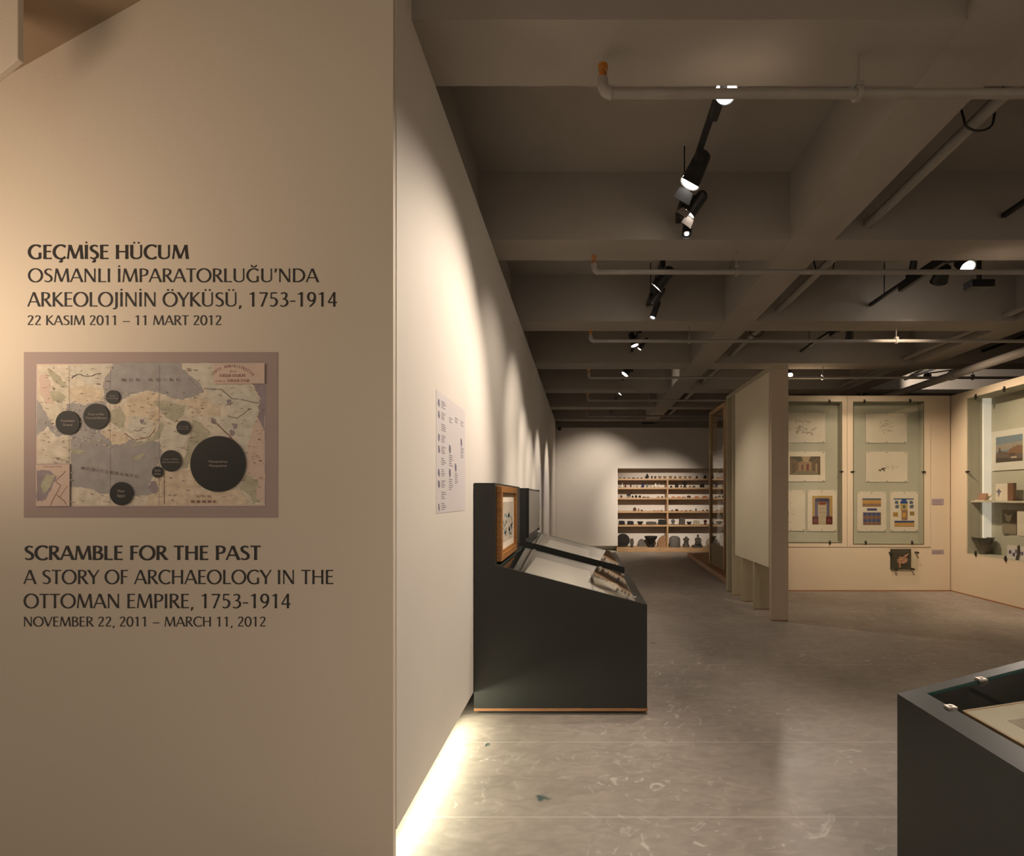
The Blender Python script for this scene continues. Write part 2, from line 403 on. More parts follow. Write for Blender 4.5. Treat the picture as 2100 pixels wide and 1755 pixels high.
G = {
 'A': (.70, [L(.03, 0, .345, 1, .12), L(.355, 1, .67, 0, 1), L(.14, .33, .55, .33, 0)]),
 'B': (.58, [L(.12, 0, .12, 1, 1), spl([(.12, 1 - T, 0), (.27, 1 - T, 0), (.44, .88, .6), (.46, .76, .95), (.42, .62, .6), (.26, .53, 0), (.12, .53, 0)]),
             spl([(.12, .53, 0), (.28, .53, 0), (.48, .42, .6), (.51, .27, 1), (.46, .11, .6), (.28, T, 0), (.12, T, 0)])]),
 'C': (.70, [arc(.43, .5, .36, .5 - T / 2, 48, 312)]),
 'D': (.76, [L(.12, 0, .12, 1, 1), L(.12, 1 - T, .30, 1 - T, 0), L(.12, T, .30, T, 0), arc(.30, .5, .38, .5 - T, -90, 90)]),
 'E': (.52, [L(.12, 0, .12, 1, 1), L(.12, 1 - T, .47, 1 - T, 0), L(.12, .53, .43, .53, 0), L(.12, T, .48, T, 0)]),
 'F': (.49, [L(.12, 0, .12, 1, 1), L(.12, 1 - T, .46, 1 - T, 0), L(.12, .52, .41, .52, 0)]),
 'G': (.76, [arc(.43, .5, .36, .5 - T / 2, 48, 300), L(.64, .06, .64, .45, .8), L(.61, .06, .67, .06, .2)]),
 'H': (.74, [L(.12, 0, .12, 1, 1), L(.62, 0, .62, 1, 1), L(.12, .52, .62, .52, 0)]),
 'I': (.25, [L(.125, 0, .125, 1, 1)]),
 'J': (.30, [L(.17, .02, .17, 1, 1), spl([(.17, .05, 1), (.15, -.07, .7), (.08, -.14, .3), (-.02, -.15, 0)])]),
 'K': (.64, [L(.12, 0, .12, 1, 1), L(.15, .50, .55, 1, .15), L(.19, .55, .61, 0, 1)]),
 'L': (.50, [L(.12, 0, .12, 1, 1), L(.12, T, .48, T, 0)]),
 'M': (.92, [L(.08, 0, .17, 1, .1), L(.18, 1, .46, .03, 1), L(.46, .03, .75, 1, .15), L(.76, 1, .84, 0, 1)]),
 'N': (.77, [L(.12, 0, .12, 1, .1), L(.13, .98, .64, .02, 1), L(.65, 0, .65, 1, .1)]),
 'O': (.84, [arc(.42, .5, .36, .5 - T / 2, 0, 360, 40)]),
 'P': (.55, [L(.12, 0, .12, 1, 1), spl([(.12, 1 - T, 0), (.28, 1 - T, 0), (.46, .87, .6), (.48, .73, 1), (.44, .57, .6), (.28, .48, 0), (.12, .48, 0)])]),
 'Q': (.84, [arc(.42, .5, .36, .5 - T / 2, 0, 360, 40), L(.45, .05, .78, -.2, .6)]),
 'R': (.61, [L(.12, 0, .12, 1, 1), spl([(.12, 1 - T, 0), (.28, 1 - T, 0), (.45, .88, .6), (.47, .75, 1), (.43, .6, .6), (.28, .51, 0), (.12, .51, 0)]), L(.27, .50, .57, 0, 1)]),
 'S': (.53, [spl([(.45, .88, .1), (.34, .955, 0), (.22, .94, .2), (.12, .85, .7), (.11, .73, .9), (.18, .61, .9), (.30, .52, .85), (.40, .42, .9), (.45, .29, .95), (.43, .15, .7), (.33, .06, .2), (.20, .04, 0), (.07, .11, .1)])]),
 'T': (.56, [L(.28, 0, .28, 1, 1), L(.02, 1 - T, .54, 1 - T, 0)]),
 'U': (.74, [L(.12, .34, .12, 1, 1), spl([(.12, .36, 1), (.13, .20, .8), (.21, .08, .4), (.37, .035, 0), (.53, .09, .1), (.61, .2, .15), (.62, .36, .15)]), L(.62, .34, .62, 1, .15)]),
 'V': (.66, [L(.02, 1, .33, 0, 1), L(.33, 0, .64, 1, .12)]),
 'Y': (.60, [L(.01, 1, .29, .46, 1), L(.59, 1, .31, .46, .12), L(.30, 0, .30, .48, 1)]),
 '0': (.56, [arc(.28, .5, .22, .5 - T / 2, 0, 360, 36)]),
 '1': (.56, [L(.30, 0, .30, 1, 1), L(.12, .84, .30, .96, .1)]),
 '2': (.56, [spl([(.09, .80, .1), (.16, .93, .2), (.28, .965, 0), (.41, .90, .6), (.43, .74, 1), (.36, .54, .6), (.22, .30, .35), (.09, .06, .1)]), L(.08, T + .01, .49, T + .01, .2)]),
 '3': (.56, [spl([(.11, .88, .1), (.25, .965, 0), (.40, .88, .7), (.40, .70, .8), (.30, .55, .2), (.20, .53, 0)]), spl([(.20, .53, 0), (.34, .51, .1), (.45, .37, .9), (.44, .18, .9), (.30, .04, .2), (.16, .035, 0), (.07, .09, .1)])]),
 '4': (.56, [L(.38, 0, .38, 1, 1), L(.37, .98, .05, .30, .1), L(.04, .29, .52, .29, .15)]),
 '5': (.56, [L(.15, 1 - T - .01, .45, 1 - T - .01, .2), L(.15, .97, .14, .58, .1), spl([(.13, .57, .1), (.28, .60, .1), (.42, .48, .8), (.45, .30, 1), (.38, .12, .6), (.24, .03, .1), (.08, .08, .1)])]),
 '7': (.56, [L(.07, 1 - T - .01, .50, 1 - T - .01, .2), L(.49, .96, .19, 0, .6)]),
 '9': (.56, [arc(.27, .68, .19, .29, 0, 360, 30), spl([(.46, .68, 1), (.44, .42, .8), (.34, .18, .4), (.16, .0, .1)])]),
 ',': (.22, [spl([(.12, .08, 1), (.12, .0, .8), (.06, -.16, .1)])]),
 "'": (.20, [spl([(.12, 1.0, .9), (.10, .85, .6), (.07, .70, .1)])]),
 '-': (.36, [L(.04, .37, .32, .37, .1)]),
 '_': (.62, [L(.06, .37, .56, .37, .0)]),
 ' ': (.28, []),
}
def dot(x, y, r=.068): return ('dot', x, y, r)
def derived(base, marks): a, s = G[base]; return (a, list(s) + marks)
G['\u0130'] = derived('I', [dot(.125, 1.17)])
G['\u00dc'] = derived('U', [dot(.25, 1.15), dot(.49, 1.15)])
G['\u00d6'] = derived('O', [dot(.30, 1.15), dot(.54, 1.15)])
G['\u00c7'] = derived('C', [spl([(.44, .0, .3), (.47, -.08, .5), (.46, -.17, .5), (.34, -.20, .1)])])
G['\u015e'] = derived('S', [spl([(.26, .0, .3), (.30, -.08, .5), (.29, -.17, .5), (.17, -.20, .1)])])
G['\u011e'] = derived('G', [spl([(.28, 1.26, .2), (.33, 1.15, .1), (.43, 1.12, .1), (.53, 1.15, .1), (.58, 1.26, .2)])])
G['\u00c9'] = derived('E', [L(.25, 1.08, .40, 1.25, .4)])
def text_strokes(txt, track=0.02):
    x = 0; out = []
    for ch in txt:
        adv, st = G[ch]
        for s in st: out.append((x, s))
        x += adv + track
    return out, x - track
def text_mesh(mb, txt, org, U, V, width, height, thick=.135, thin=.072, mi=0, lift=(0, 0, 0), track=0.02):
    """Letters with cap height HEIGHT fitted to WIDTH along U from the baseline point ORG."""
    st, adv = text_strokes(txt, track); sx = width / adv
    U = Vector(U); V = Vector(V); org = Vector(org) + Vector(lift); ly = 0
    N_ = U.cross(V)
    for x0, s in st:
        ly += 1; off = N_ * (0.00002 * (ly % 5))
        if s[0] == 'dot':
            _, x, y, r = s
            pts = [org + U * ((x0 + x) * sx + r * height * math.cos(a)) + V * ((y + r * math.sin(a)) * height) + off for a in [2 * math.pi * i / 12 for i in range(12)]]
            mb.add(pts, [list(range(12))], mi); continue
        P = [((x0 + p[0]) * sx, p[1] * height) for p in s]
        W = [(thin + (thick - thin) * p[2]) * height * (p[3] if len(p) > 3 else 1) for p in s]
        vs = []
        n = len(P)
        for i in range(n):
            a = P[max(i - 1, 0)]; b = P[min(i + 1, n - 1)]
            dx, dy = b[0] - a[0], b[1] - a[1]; l = math.hypot(dx, dy) or 1
            nx, ny = -dy / l, dx / l
            flat = len(s[i]) > 3 and abs(dy) > abs(dx) * .25 and i in (0, n - 1)   # stems and diagonals end flat on the line
            if flat: k = min(1 / max(abs(nx), .3), 1.8); nx, ny = (math.copysign(k, nx), 0)
            for sg in (1, -1):
                vs.append(org + U * (P[i][0] + sg * nx * W[i] / 2) + V * (P[i][1] + sg * ny * W[i] / 2) + off)
        mb.add(vs, [(2 * i, 2 * i + 1, 2 * i + 3, 2 * i + 2) for i in range(n - 1)], mi)
    return mb
DTXT = D0 - 0.0012
def title_line(parent, name, txt, x0, x1, ycap, ybase, thick, thin):
    p = wp(x0, ybase, DTXT); q_ = wp(x1, ybase, DTXT)
    line = bpy.data.objects.new(name, None); COL.objects.link(line); line.parent = parent; line.empty_display_size = .05
    ORIG[line.name] = ORIG[parent.name]
    sx = (q_.x - p.x) / text_strokes(txt)[1]; x = 0.0
    for wd in txt.split(' '):          # each word is a piece of vinyl of its own
        wa = text_strokes(wd)[1]
        mb = text_mesh(MB(), wd, p + Vector((x * sx, 0, 0)), (1, 0, 0), (0, 0, 1), wa * sx, (ybase - ycap) * DTXT / F, thick, thin)
        mb.build('word', M_VINYL, line)
        x += wa + .02 + G[' '][0] + .02
    return line
t1 = thing('wall_lettering', 'black Turkish exhibition title above the map on the title wall', 'lettering', wp(374, 668, DTXT), 'exhibition titles on the front wall')
title_line(t1, 'title_lettering', 'GE\u00c7M\u0130\u015eE H\u00dcCUM', 57, 387, 502, 531, .205, .105)
title_line(t1, 'text_lettering', "OSMANLI \u0130MPARATORLU\u011eU'NDA", 57, 653, 550.5, 578.5, .15, .08)
title_line(t1, 'text_lettering', 'ARKEOLOJ\u0130N\u0130N \u00d6YK\u00dcS\u00dc, 1753-1914', 56, 692, 599, 628.5, .15, .08)
title_line(t1, 'date_lettering', '22 KASIM 2011 _ 11 MART 2012', 55, 455, 646.5, 666.5, .15, .085)
t2 = thing('wall_lettering', 'black English exhibition title below the map on the title wall', 'lettering', wp(366, 1285, DTXT), 'exhibition titles on the front wall')
title_line(t2, 'title_lettering', 'SCRAMBLE FOR THE PAST', 49, 535, 1119, 1148, .205, .105)
title_line(t2, 'text_lettering', 'A STORY OF ARCHAEOLOGY IN THE', 48, 685, 1168.5, 1197.5, .15, .08)
title_line(t2, 'text_lettering', 'OTTOMAN EMPIRE, 1753-1914', 48, 597, 1217.5, 1247, .15, .08)
title_line(t2, 'date_lettering', 'NOVEMBER 22, 2011 _ MARCH 11, 2012', 47, 546, 1264.5, 1284.5, .15, .085)

# ------------------------------------------------------------------ the map
random.seed(4)
def zm(x, y, lift=0.0): return wp(30 + x / 3.684, 700 + y / 3.684, D0 - 0.002 - lift)
mp = thing('wall_map', 'printed map with a mauve border and black discs on the title wall', 'map', zm(1030, 1330))
MM = [mat('map_border_mauve', (0.371, 0.288, 0.275, 1), .7, .03, 6)]
b0 = MB().box(wp(50, 0, D0).x, wp(570, 0, D0).x, D0 - .002, D0, wp(0, 1061, D0).z, wp(0, 722, D0).z)
b0.build('border', MM[0], mp)
mats_map = [mat('map_land', (0.660, 0.594, 0.495, 1), .8, .18, 28), mat('map_sea', (0.370, 0.351, 0.351, 1), .8, .12, 22), mat('map_green', (0.448, 0.422, 0.320, 1), .8, .16, 30),
            mat('map_peach', (0.666, 0.557, 0.429, 1), .8, .18, 34), mat('map_pale', (0.630, 0.590, 0.509, 1), .8, .14, 30), mat('map_ink', (0.12, 0.09, 0.09, 1), .8), mat('map_pink', (0.640, 0.499, 0.429, 1), .8, .05, 9),
            mat('map_redink', (0.26, 0.13, 0.12, 1), .8), mat('map_violet', (0.312, 0.260, 0.286, 1), .8, .1, 20)]
ms = MB(); lay = [0]
def jag(pts, amt=9, sub=5):
    out = []
    n = len(pts)
    for i in range(n):
        (x0, y0), (x1, y1) = pts[i], pts[(i + 1) % n]
        for k in range(sub):
            t = k / sub; s = amt if k else 0
            out.append((x0 + (x1 - x0) * t + random.uniform(-s, s), y0 + (y1 - y0) * t + random.uniform(-s, s)))
    return out
def region(pts, mi, amt=7, sub=5):
    lay[0] += 1
    P = jag(pts, amt, sub) if amt else pts
    ms.add([zm(x, y, 0.0002 + lay[0] * 0.00003) for x, y in P][::-1], [list(range(len(P)))], mi)
def ink(pts, w=3, mi=5, amt=4, sub=4):
    lay[0] += 0.2
    P = []
    for i in range(len(pts) - 1):
        for k in range(sub):
            t = k / sub; P.append((pts[i][0] + (pts[i+1][0] - pts[i][0]) * t + random.uniform(-amt, amt), pts[i][1] + (pts[i+1][1] - pts[i][1]) * t + random.uniform(-amt, amt)))
    P.append(pts[-1]); vs = []
    for i, (x, y) in enumerate(P):
        a_, b2 = P[max(i-1, 0)], P[min(i+1, len(P)-1)]; dx, dy = b2[0]-a_[0], b2[1]-a_[1]; l = math.hypot(dx, dy) or 1
        for s in (1, -1): vs.append(zm(x - s * dy / l * w / 2, y + s * dx / l * w / 2, 0.0002 + lay[0] * 0.00003))
    ms.add(vs, [(2*i, 2*i+1, 2*i+3, 2*i+2) for i in range(len(P)-1)], mi)
x0, x1, y0, y1 = 165, 1895, 165, 1245
region([(158, 163), (1898, 155), (1898, 1248), (155, 1253)], 8, 0)
region([(164, 169), (1892, 161), (1892, 1242), (161, 1247)], 6, 0)
region([(176, 180), (1882, 172), (1882, 1232), (172, 1238)], 0, 0)
region([(160, 720), (250, 640), (310, 720), (420, 700), (420, 1100), (560, 1110), (640, 1150), (780, 1160), (960, 1160), (1060, 1150), (1010, 1110), (1030, 1060), (1060, 990), (1090, 930), (1110, 850),
        (1100, 770), (1050, 740), (1000, 755), (930, 760), (870, 740), (800, 770), (740, 780), (710, 730), (650, 690), (700, 620), (720, 540), (690, 460), (600, 460), (520, 480), (440, 460), (390, 470), (400, 560), (380, 600),
        (290, 640), (240, 540), (200, 480), (165, 430)], 1)
region([(745, 166), (1255, 165), (1285, 215), (1330, 260), (1390, 300), (1410, 340), (1430, 375), (1390, 400), (1330, 430), (1260, 440), (1190, 430), (1130, 400), (1080, 380), (1020, 372), (960, 378), (900, 395), (850, 420),
        (790, 450), (730, 470), (690, 460), (670, 430), (680, 400), (665, 330), (680, 280), (710, 240)], 1)
region([(1790, 320), (1890, 320), (1890, 668), (1850, 650), (1820, 520), (1860, 430)], 8, 8)
region([(400, 180), (740, 170), (690, 250), (660, 330), (560, 320), (440, 270)], 4)
region([(1265, 168), (1500, 168), (1500, 320), (1780, 330), (1840, 440), (1840, 560), (1720, 560), (1640, 580), (1600, 500), (1440, 350), (1340, 260)], 4)
region([(1480, 560), (1640, 590), (1830, 560), (1880, 680), (1780, 700), (1740, 900), (1680, 740), (1560, 640)], 4)
region([(240, 205), (300, 230), (400, 340), (370, 350), (290, 300)], 2)
region([(270, 380), (340, 380), (390, 420), (350, 470), (290, 450)], 2)
region([(230, 240), (270, 300), (260, 380), (300, 470), (240, 470), (190, 380), (185, 260)], 6)
region([(400, 350), (560, 330), (660, 380), (650, 450), (520, 470), (430, 450)], 3)
region([(1070, 450), (1130, 440), (1290, 490), (1270, 560), (1210, 620), (1110, 540), (1060, 500)], 2)
region([(850, 430), (1010, 375), (1110, 400), (1060, 470), (1110, 540), (1060, 660), (930, 660), (840, 580), (830, 480)], 3)
region([(870, 560), (980, 570), (1060, 620), (1000, 720), (920, 730), (850, 680)], 4)
region([(730, 520), (800, 500), (840, 560), (820, 650), (760, 640), (720, 600)], 2)
region([(650, 680), (760, 680), (850, 700), (860, 750), (800, 780), (740, 775)], 3)
region([(1040, 720), (1110, 600), (1140, 660), (1080, 740), (940, 790), (890, 780), (1000, 750)], 2)
region([(1130, 410), (1260, 445), (1400, 420), (1560, 500), (1540, 560), (1360, 560), (1290, 480)], 3)
region([(1340, 590), (1400, 610), (1480, 700), (1400, 760), (1340, 850), (1300, 960), (1265, 960), (1310, 760)], 2)
region([(1130, 640), (1310, 700), (1290, 800), (1200, 830), (1110, 800), (1100, 720)], 4)
region([(1060, 1010), (1160, 980), (1330, 970), (1420, 1130), (1700, 1120), (1790, 1230), (1010, 1240), (1010, 1160), (1060, 1150)], 3)
region([(1750, 1000), (1830, 1050), (1870, 1200), (1800, 1230), (1780, 1160), (1700, 1110)], 2)
region([(1830, 560), (1890, 680), (1890, 1230), (1820, 1180), (1840, 1060), (1750, 980), (1760, 780)], 6)
region([(390, 810), (470, 815), (540, 825), (480, 850), (420, 840)], 2, 4); region([(890, 880), (930, 860), (1000, 840), (960, 880), (920, 905)], 2, 4)
region([(1025, 1060), (1070, 1060), (1090, 1130), (1050, 1150), (1010, 1110)], 8, 6)
for cx, cy in ((1620, 460), (1660, 640), (1500, 600), (965, 605), (1640, 690)): region([(cx - 22, cy - 14), (cx + 10, cy - 20), (cx + 24, cy + 10), (cx - 4, cy + 24)], 8, 8)
for i in range(26): # Aegean islands
    cx, cy = random.uniform(420, 640), random.uniform(520, 810); region([(cx - 8, cy), (cx, cy - 6), (cx + 9, cy), (cx, cy + 6)], random.choice([3, 8, 4]), 3, 2)
ink([(430, 280), (470, 245), (560, 265), (650, 240)], 5); ink([(1430, 355), (1560, 360), (1640, 430), (1850, 465)], 4)
ink([(1490, 600), (1560, 650), (1660, 760)], 6, 7); ink([(1600, 560), (1680, 580), (1780, 510)], 3); ink([(830, 690), (900, 745), (1020, 720), (1060, 660)], 4, 7)
ink([(410, 180), (410, 1240)], 2, 8, 1); ink([(720, 180), (720, 1230)], 2, 8, 1); ink([(1090, 180), (1090, 1230)], 2, 8, 1); ink([(1130, 1000), (1130, 1230)], 4, 7, 2)
for i in range(620):         # place-name ticks
    cx, cy = random.uniform(190, 1870), random.uniform(190, 1220); w = random.uniform(7, 24)
    if 745 < cx < 1300 and cy < 370 or 430 < cx < 1000 and 800 < cy < 1150: continue
    ink([(cx, cy), (cx + w, cy + random.uniform(-4, 4))], random.choice([3, 4, 5, 7]), random.choice([7, 8, 3, 4, 2, 6]), 2, 2)
region([(1500, 168), (1888, 166), (1888, 318), (1500, 322)], 6, 0)
region([(157, 926), (417, 923), (417, 1244), (157, 1247)], 8, 0)
region([(160, 930), (414, 927), (414, 1243), (160, 1246)], 6, 0)
region([(165, 975), (265, 975), (320, 1020), (280, 1110), (230, 1200), (170, 1210)], 8); region([(235, 1000), (310, 1010), (270, 1100), (215, 1150), (200, 1080)], 2)
ink([(380, 980), (310, 1060), (350, 1090), (270, 1240)], 6, 7); ink([(320, 1160), (380, 1210), (390, 1235)], 6, 7); ink([(340, 1180), (400, 1090)], 4, 7)
lt = 0.0002 + (lay[0] + 4) * 0.00003
def maptext(txt, x, y, w, h, mi=5, rot=0.0, tr=0.02):
    p = zm(x, y, lt); c, s = math.cos(R(rot)), math.sin(R(rot)); k = D0 / F / 3.684
    text_mesh(ms, txt, p, (c, 0, s), (-s, 0, c), w * k, h * k, .20, .13, mi, track=tr)
maptext('MER', 806, 300, 125, 22, tr=1.6); maptext('NOIRE', 1010, 300, 225, 22, tr=1.4)
maptext('MER', 312, 890, 90, 20, rot=-20, tr=1.2); maptext('M\u00c9DITERRAN\u00c9E', 500, 965, 425, 22, rot=-9, tr=1.0)
for i, ch in enumerate('CARTE ADMINISTRATIVE'):
    a_ = R(140 - i * 100 / 19); 
    if ch != ' ': maptext(ch, 1650 + 190 * math.cos(a_) - 5, 365 - 170 * math.sin(a_), 13, 20, 7, math.degrees(a_) - 90)
maptext('DE LA', 1625, 232, 50, 12, 7); maptext("TURQUIE D'EUROPE", 1545, 268, 200, 20, 7); maptext("ET DE LA", 1518, 306, 72, 12, 7); maptext("TURQUIE D'ASIE", 1605, 306, 170, 20, 7)
maptext('PALESTINE', 215, 952, 140, 12, 7); maptext('ECHELLE', 1365, 1172, 110, 12, 7)
for i in range(14): region([(1320 + i * 14, 1200), (1331 + i * 14, 1200), (1331 + i * 14, 1218), (1320 + i * 14, 1218)], 7 if i % 3 else 6, 0)
ms.build('map_print', mats_map, mp)
M_DISC = mat('disc_black', (0.018, 0.017, 0.018, 1), .6); M_CAP = mat('caption_white', (0.42, 0.36, 0.34, 1), .7)
LDISC = lt + 0.0006
def caption(lines, cx, cy, w, h, gap):
    cu = bpy.data.curves.new('caption', 'FONT'); cu.body = '\n'.join(lines); cu.align_x = 'CENTER'; cu.size = 1; cu.space_line = gap
    o = bpy.data.objects.new('caption', cu); COL.objects.link(o)
    dg = bpy.context.evaluated_depsgraph_get(); me = bpy.data.meshes.new_from_object(o.evaluated_get(dg))
    bpy.data.objects.remove(o)
    xs = [v.co.x for v in me.vertices]; ys = [v.co.y for v in me.vertices]
    k = w / (max(xs) - min(xs)); mx, my = (max(xs) + min(xs)) / 2, (max(ys) + min(ys)) / 2
    for v in me.vertices:
        p = zm(cx + (v.co.x - mx) * k, cy - (v.co.y - my) * k, LDISC + 0.0004); v.co = p - ORIG[mp.name]
    me.materials.append(M_CAP)
    return me
for cx, cy, r, lines, w in ((1537, 925, 211, ('Mezopotamya', 'Mesopotamia'), 140), (615, 566, 97, ('Troya ve Efes', 'Troy and Ephesus'), 160), (400, 614, 91, ('Yunanistan', 'Greece'), 105), (740, 420, 52, ('\u0130stanbul', 'Constantinople'), 84),
                             (1275, 651, 53, ('Nemrut Da\u011f\u0131', 'Mount Nemrut'), 84), (1180, 902, 81, ('Suriye ve Filistin', 'Syria and Palestine'), 130), (1080, 987, 43, ('Sayda', 'Sidon'), 46), (806, 1150, 88, ('M\u0131s\u0131r', 'Egypt'), 58)):
    dm = MB(); pts = [zm(cx + r * math.cos(t), cy + r * math.sin(t), LDISC) for t in [2 * math.pi * i / 48 for i in range(48)]]
    dm.prism(pts[::-1], (0, 0.0004, 0))
    d = dm.build('black_disc', M_DISC, mp)
    me = caption(lines, cx, cy, w, 0, 1.25)
    c = bpy.data.objects.new('caption', me); COL.objects.link(c); c.parent = d; ORIG[c.name] = ORIG[mp.name]

# ------------------------------------------------------------------ text panel and caption on the left wall
def wl_pt(y, z, lift=0.0): return (XL + 0.001 + lift, y, z)
pn = thing('wall_text_panel', 'pale lilac text and picture panel on the near part of the white wall', 'panel', (XL, 2.92, 1.465))
M_PNL = mat('pale_lilac_print', (0.60, 0.555, 0.56, 1), .7, .01, 3); M_INK = mat('grey_print_ink', (0.16, 0.15, 0.19, 1), .7)
MB().box(XL, XL + .0015, 2.60, 3.24, 1.465, 2.125).build('backing_sheet', M_PNL, pn)
random.seed(9)
pt = MB(); pic = MB()
def bar(mb, y0, y1, z0, z1, l=.0019): mb.add([(XL + l, y0, z0), (XL + l, y1, z0), (XL + l, y1, z1), (XL + l, y0, z1)], [(0, 1, 2, 3)])
for i in range(10):
    z = 2.085 - i * 0.063
    if i % 3 != 2: pic.prism([(XL + .0015, 2.635 + random.uniform(-.006, .006) + a_, z + b2) for a_, b2 in ((0, 0), (.022, -.004), (.028, -.03), (.012, -.045), (-.004, -.03))], (.0006, 0, 0))
    for k in range(4): bar(pt, 2.69, 2.69 + random.uniform(.05, .10), z - k * .011 - .004, z - k * .011)
for cy, tops in ((2.85, (2.02, 1.86, 1.72)), (2.98, (2.04, 1.76)), (3.12, (2.04, 1.93))):
    for j, zt in enumerate(tops):
        if j: pic.prism([(XL + .0015, cy + a_, zt + b2) for a_, b2 in ((0, 0), (.03, -.008), (.034, -.04), (.015, -.055), (-.006, -.03))], (.0006, 0, 0)); zt -= .06
        for k in range(3 + 3 * (j > 0)): bar(pt, cy - .005, cy + random.uniform(.04, .09), zt - k * .012 - .004, zt - k * .012)
pt.build('text_block', M_INK, pn); pic.build('picture', M_INK, pn)
MB().box(XL, XL + .0015, 8.6, 10.6, 1.35, 2.1).build('wall_text_panel', M_PNL)
tag(bpy.data.objects['wall_text_panel.001'], 'faint lilac text panel on the white wall beyond the second desk case', 'panel')
cm = thing('dome_camera', 'small black security camera in the far left corner under the beam', 'camera', (-0.66, 13.9, 3.46))
MB().lathe([(.05, 0), (.055, .04), (.055, .06)], (-.66, 13.9, 3.5), 16).box(-.70, -.62, 13.9, 14.05, 3.53, 3.57).build('housing', M_BLACK, cm)
MB().ball((-.66, 13.9, 3.5), .05, .05, .045).build('dome', M_BLACK, cm)

# ------------------------------------------------------------------ desk cases
SL = (1.069 - 0.784) / (0.46 + 0.627)
def desk_case(label, xb, dr, y0, y1, side, front, cat='display case', knob=True):
    """Sloping desk case: back plane at xb, facing along dr (+1 right, -1 left), from y0 to y1."""
    X = lambda u: xb + dr * u
    root = thing('desk_case', label, cat, (X(.62), (y0 + y1) / 2, 0), 'charcoal sloping desk cases')
    zt = lambda u: 1.069 - SL * (u - .15)
    dpt = .12
    m = MB()
    body = [(0, .045), (1.237, .045), (1.237, zt(1.237) - dpt), (.15, zt(.15) - dpt), (.15, 1.654), (0, 1.654)]
    m.prism([(X(u), y0, z) for u, z in body], (0, y1 - y0, 0))
    def rim(u0, u1, ya, yb): m.prism([(X(u0), ya, zt(u0)), (X(u1), ya, zt(u1)), (X(u1), ya, zt(u1) - dpt), (X(u0), ya, zt(u0) - dpt)], (0, yb - ya, 0))
    rim(.15, 1.237, y0, y0 + side); rim(.15, 1.237, y1 - side, y1); rim(1.237 - front, 1.237, y0 + side, y1 - side); rim(.15, .18, y0 + side, y1 - side)
    m.build('body', M_DARK, root)
    p = MB().box(X(-.0), X(1.243), y0 - .004, y1 + .004, .026, .045); p.build('base_strip', M_EDGE, root)
    MB().box(X(.04), X(1.20), y0 + .03, y1 - .03, 0, .026).build('toe_base', M_BLACK, root)
    ya, yb = y0 + side + .003, y1 - side - .003; u0, u1 = .183, 1.237 - front - .003
    g = MB().prism([(X(u0), ya, zt(u0) - .001), (X(u1), ya, zt(u1) - .001), (X(u1), ya, zt(u1) - .007), (X(u0), ya, zt(u0) - .007)], (0, yb - ya, 0))
    g.build('glass_lid', M_GLASS, root)
    e = MB()
    for yy in (y0 + side, y1 - side - .003): e.prism([(X(u0), yy, zt(u0) - .001), (X(u1), yy, zt(u1) - .001), (X(u1), yy, zt(u1) - .012), (X(u0), yy, zt(u0) - .012)], (0, .003, 0))
    e.box(X(u0), X(u0 + .003), ya, yb, zt(u0) - .012, zt(u0) - .001)
    e.build('glass_edge', M_TEAL, root)
    for uu, yy in ((.3, y1 - side), (.95, y1 - side), (1.237 - front, y1 - side - .12), (1.237 - front, y0 + side + .15)):
        k = MB().box(X(uu) - .016, X(uu) + .016, yy - .012, yy + .012, zt(uu) - .004, zt(uu) + .004).tube((X(uu), yy, zt(uu) + .004), (X(uu), yy, zt(uu) + .008), .006, seg=10)
        k.build('clip', M_STEEL, root)
    if knob:
        MB().tube((X(1.237), y0 + .12, .52), (X(1.25), y0 + .12, .52), .012, seg=12).build('lock', M_BLACK, root)
    return root, X, zt
UB = lambda x: x + .777
case1, X1, Z1 = desk_case('charcoal sloping desk case nearest the camera against the white wall', -.777, 1, 3.483, 4.85, .02, .075)
case2, X2, Z2 = desk_case('charcoal sloping desk case farther along the white wall, behind the nearer case', -.777, 1, 5.36, 6.78, .02, .06)
case3, X3, Z3 = desk_case('charcoal desk case cut off by the lower right corner of the photo', 2.466, -1, 0.45, 1.905, .05, .08, knob=False)
# shallow glazed upstand of the second case
vp = MB().box(-.602, -.597, 5.44, 6.72, 1.14, 1.63)
vp.build('glass_pane', M_GLASS, case2)
for ya_, yb_ in ((5.40, 5.44), (6.72, 6.76)): MB().box(-.627, -.597, ya_, yb_, 1.10, 1.654).build('side_rail', M_DARK, case2)
for z in (1.20, 1.58): MB().box(-.60, -.585, 6.70, 6.73, z - .012, z + .012).build('clip', M_STEEL, case2)

def slab_on(X, zt, u0, u1, y0, y1, dz, th):     # points of a board lying parallel to the slope, dz under the glass
    return [(X(u0), y0, zt(u0) - dz), (X(u1), y0, zt(u1) - dz), (X(u1), y0, zt(u1) - dz - th), (X(u0), y0, zt(u0) - dz - th)], (0, y1 - y0, 0)
def lay_board(name, label, cat, X, zt, u0, u1, y0, y1, dz, th, m, group=None):
    o = MB().prism(*slab_on(X, zt, u0, u1, y0, y1, dz, th)).build(name, m, bevel=.001)
    return tag(o, label, cat, group)
lay_board('mount_board', 'grey mount board under the glass of the nearest desk case', 'board', X1, Z1, .33, .845, 3.56, 4.70, .045, .074, M_MAT)
lay_board('mount_board', 'grey mount board under the glass of the second desk case', 'board', X2, Z2, .33, .86, 5.44, 6.66, .045, .074, M_MAT)
M_BRN = mat('brown_leather', (0.13, 0.065, 0.035, 1), .6, .2, 20); M_OLDP = mat('old_paper', (0.42, 0.36, 0.29, 1), .85, .2, 25); M_BLUE = mat('blue_print', (0.05, 0.08, 0.17, 1), .7)
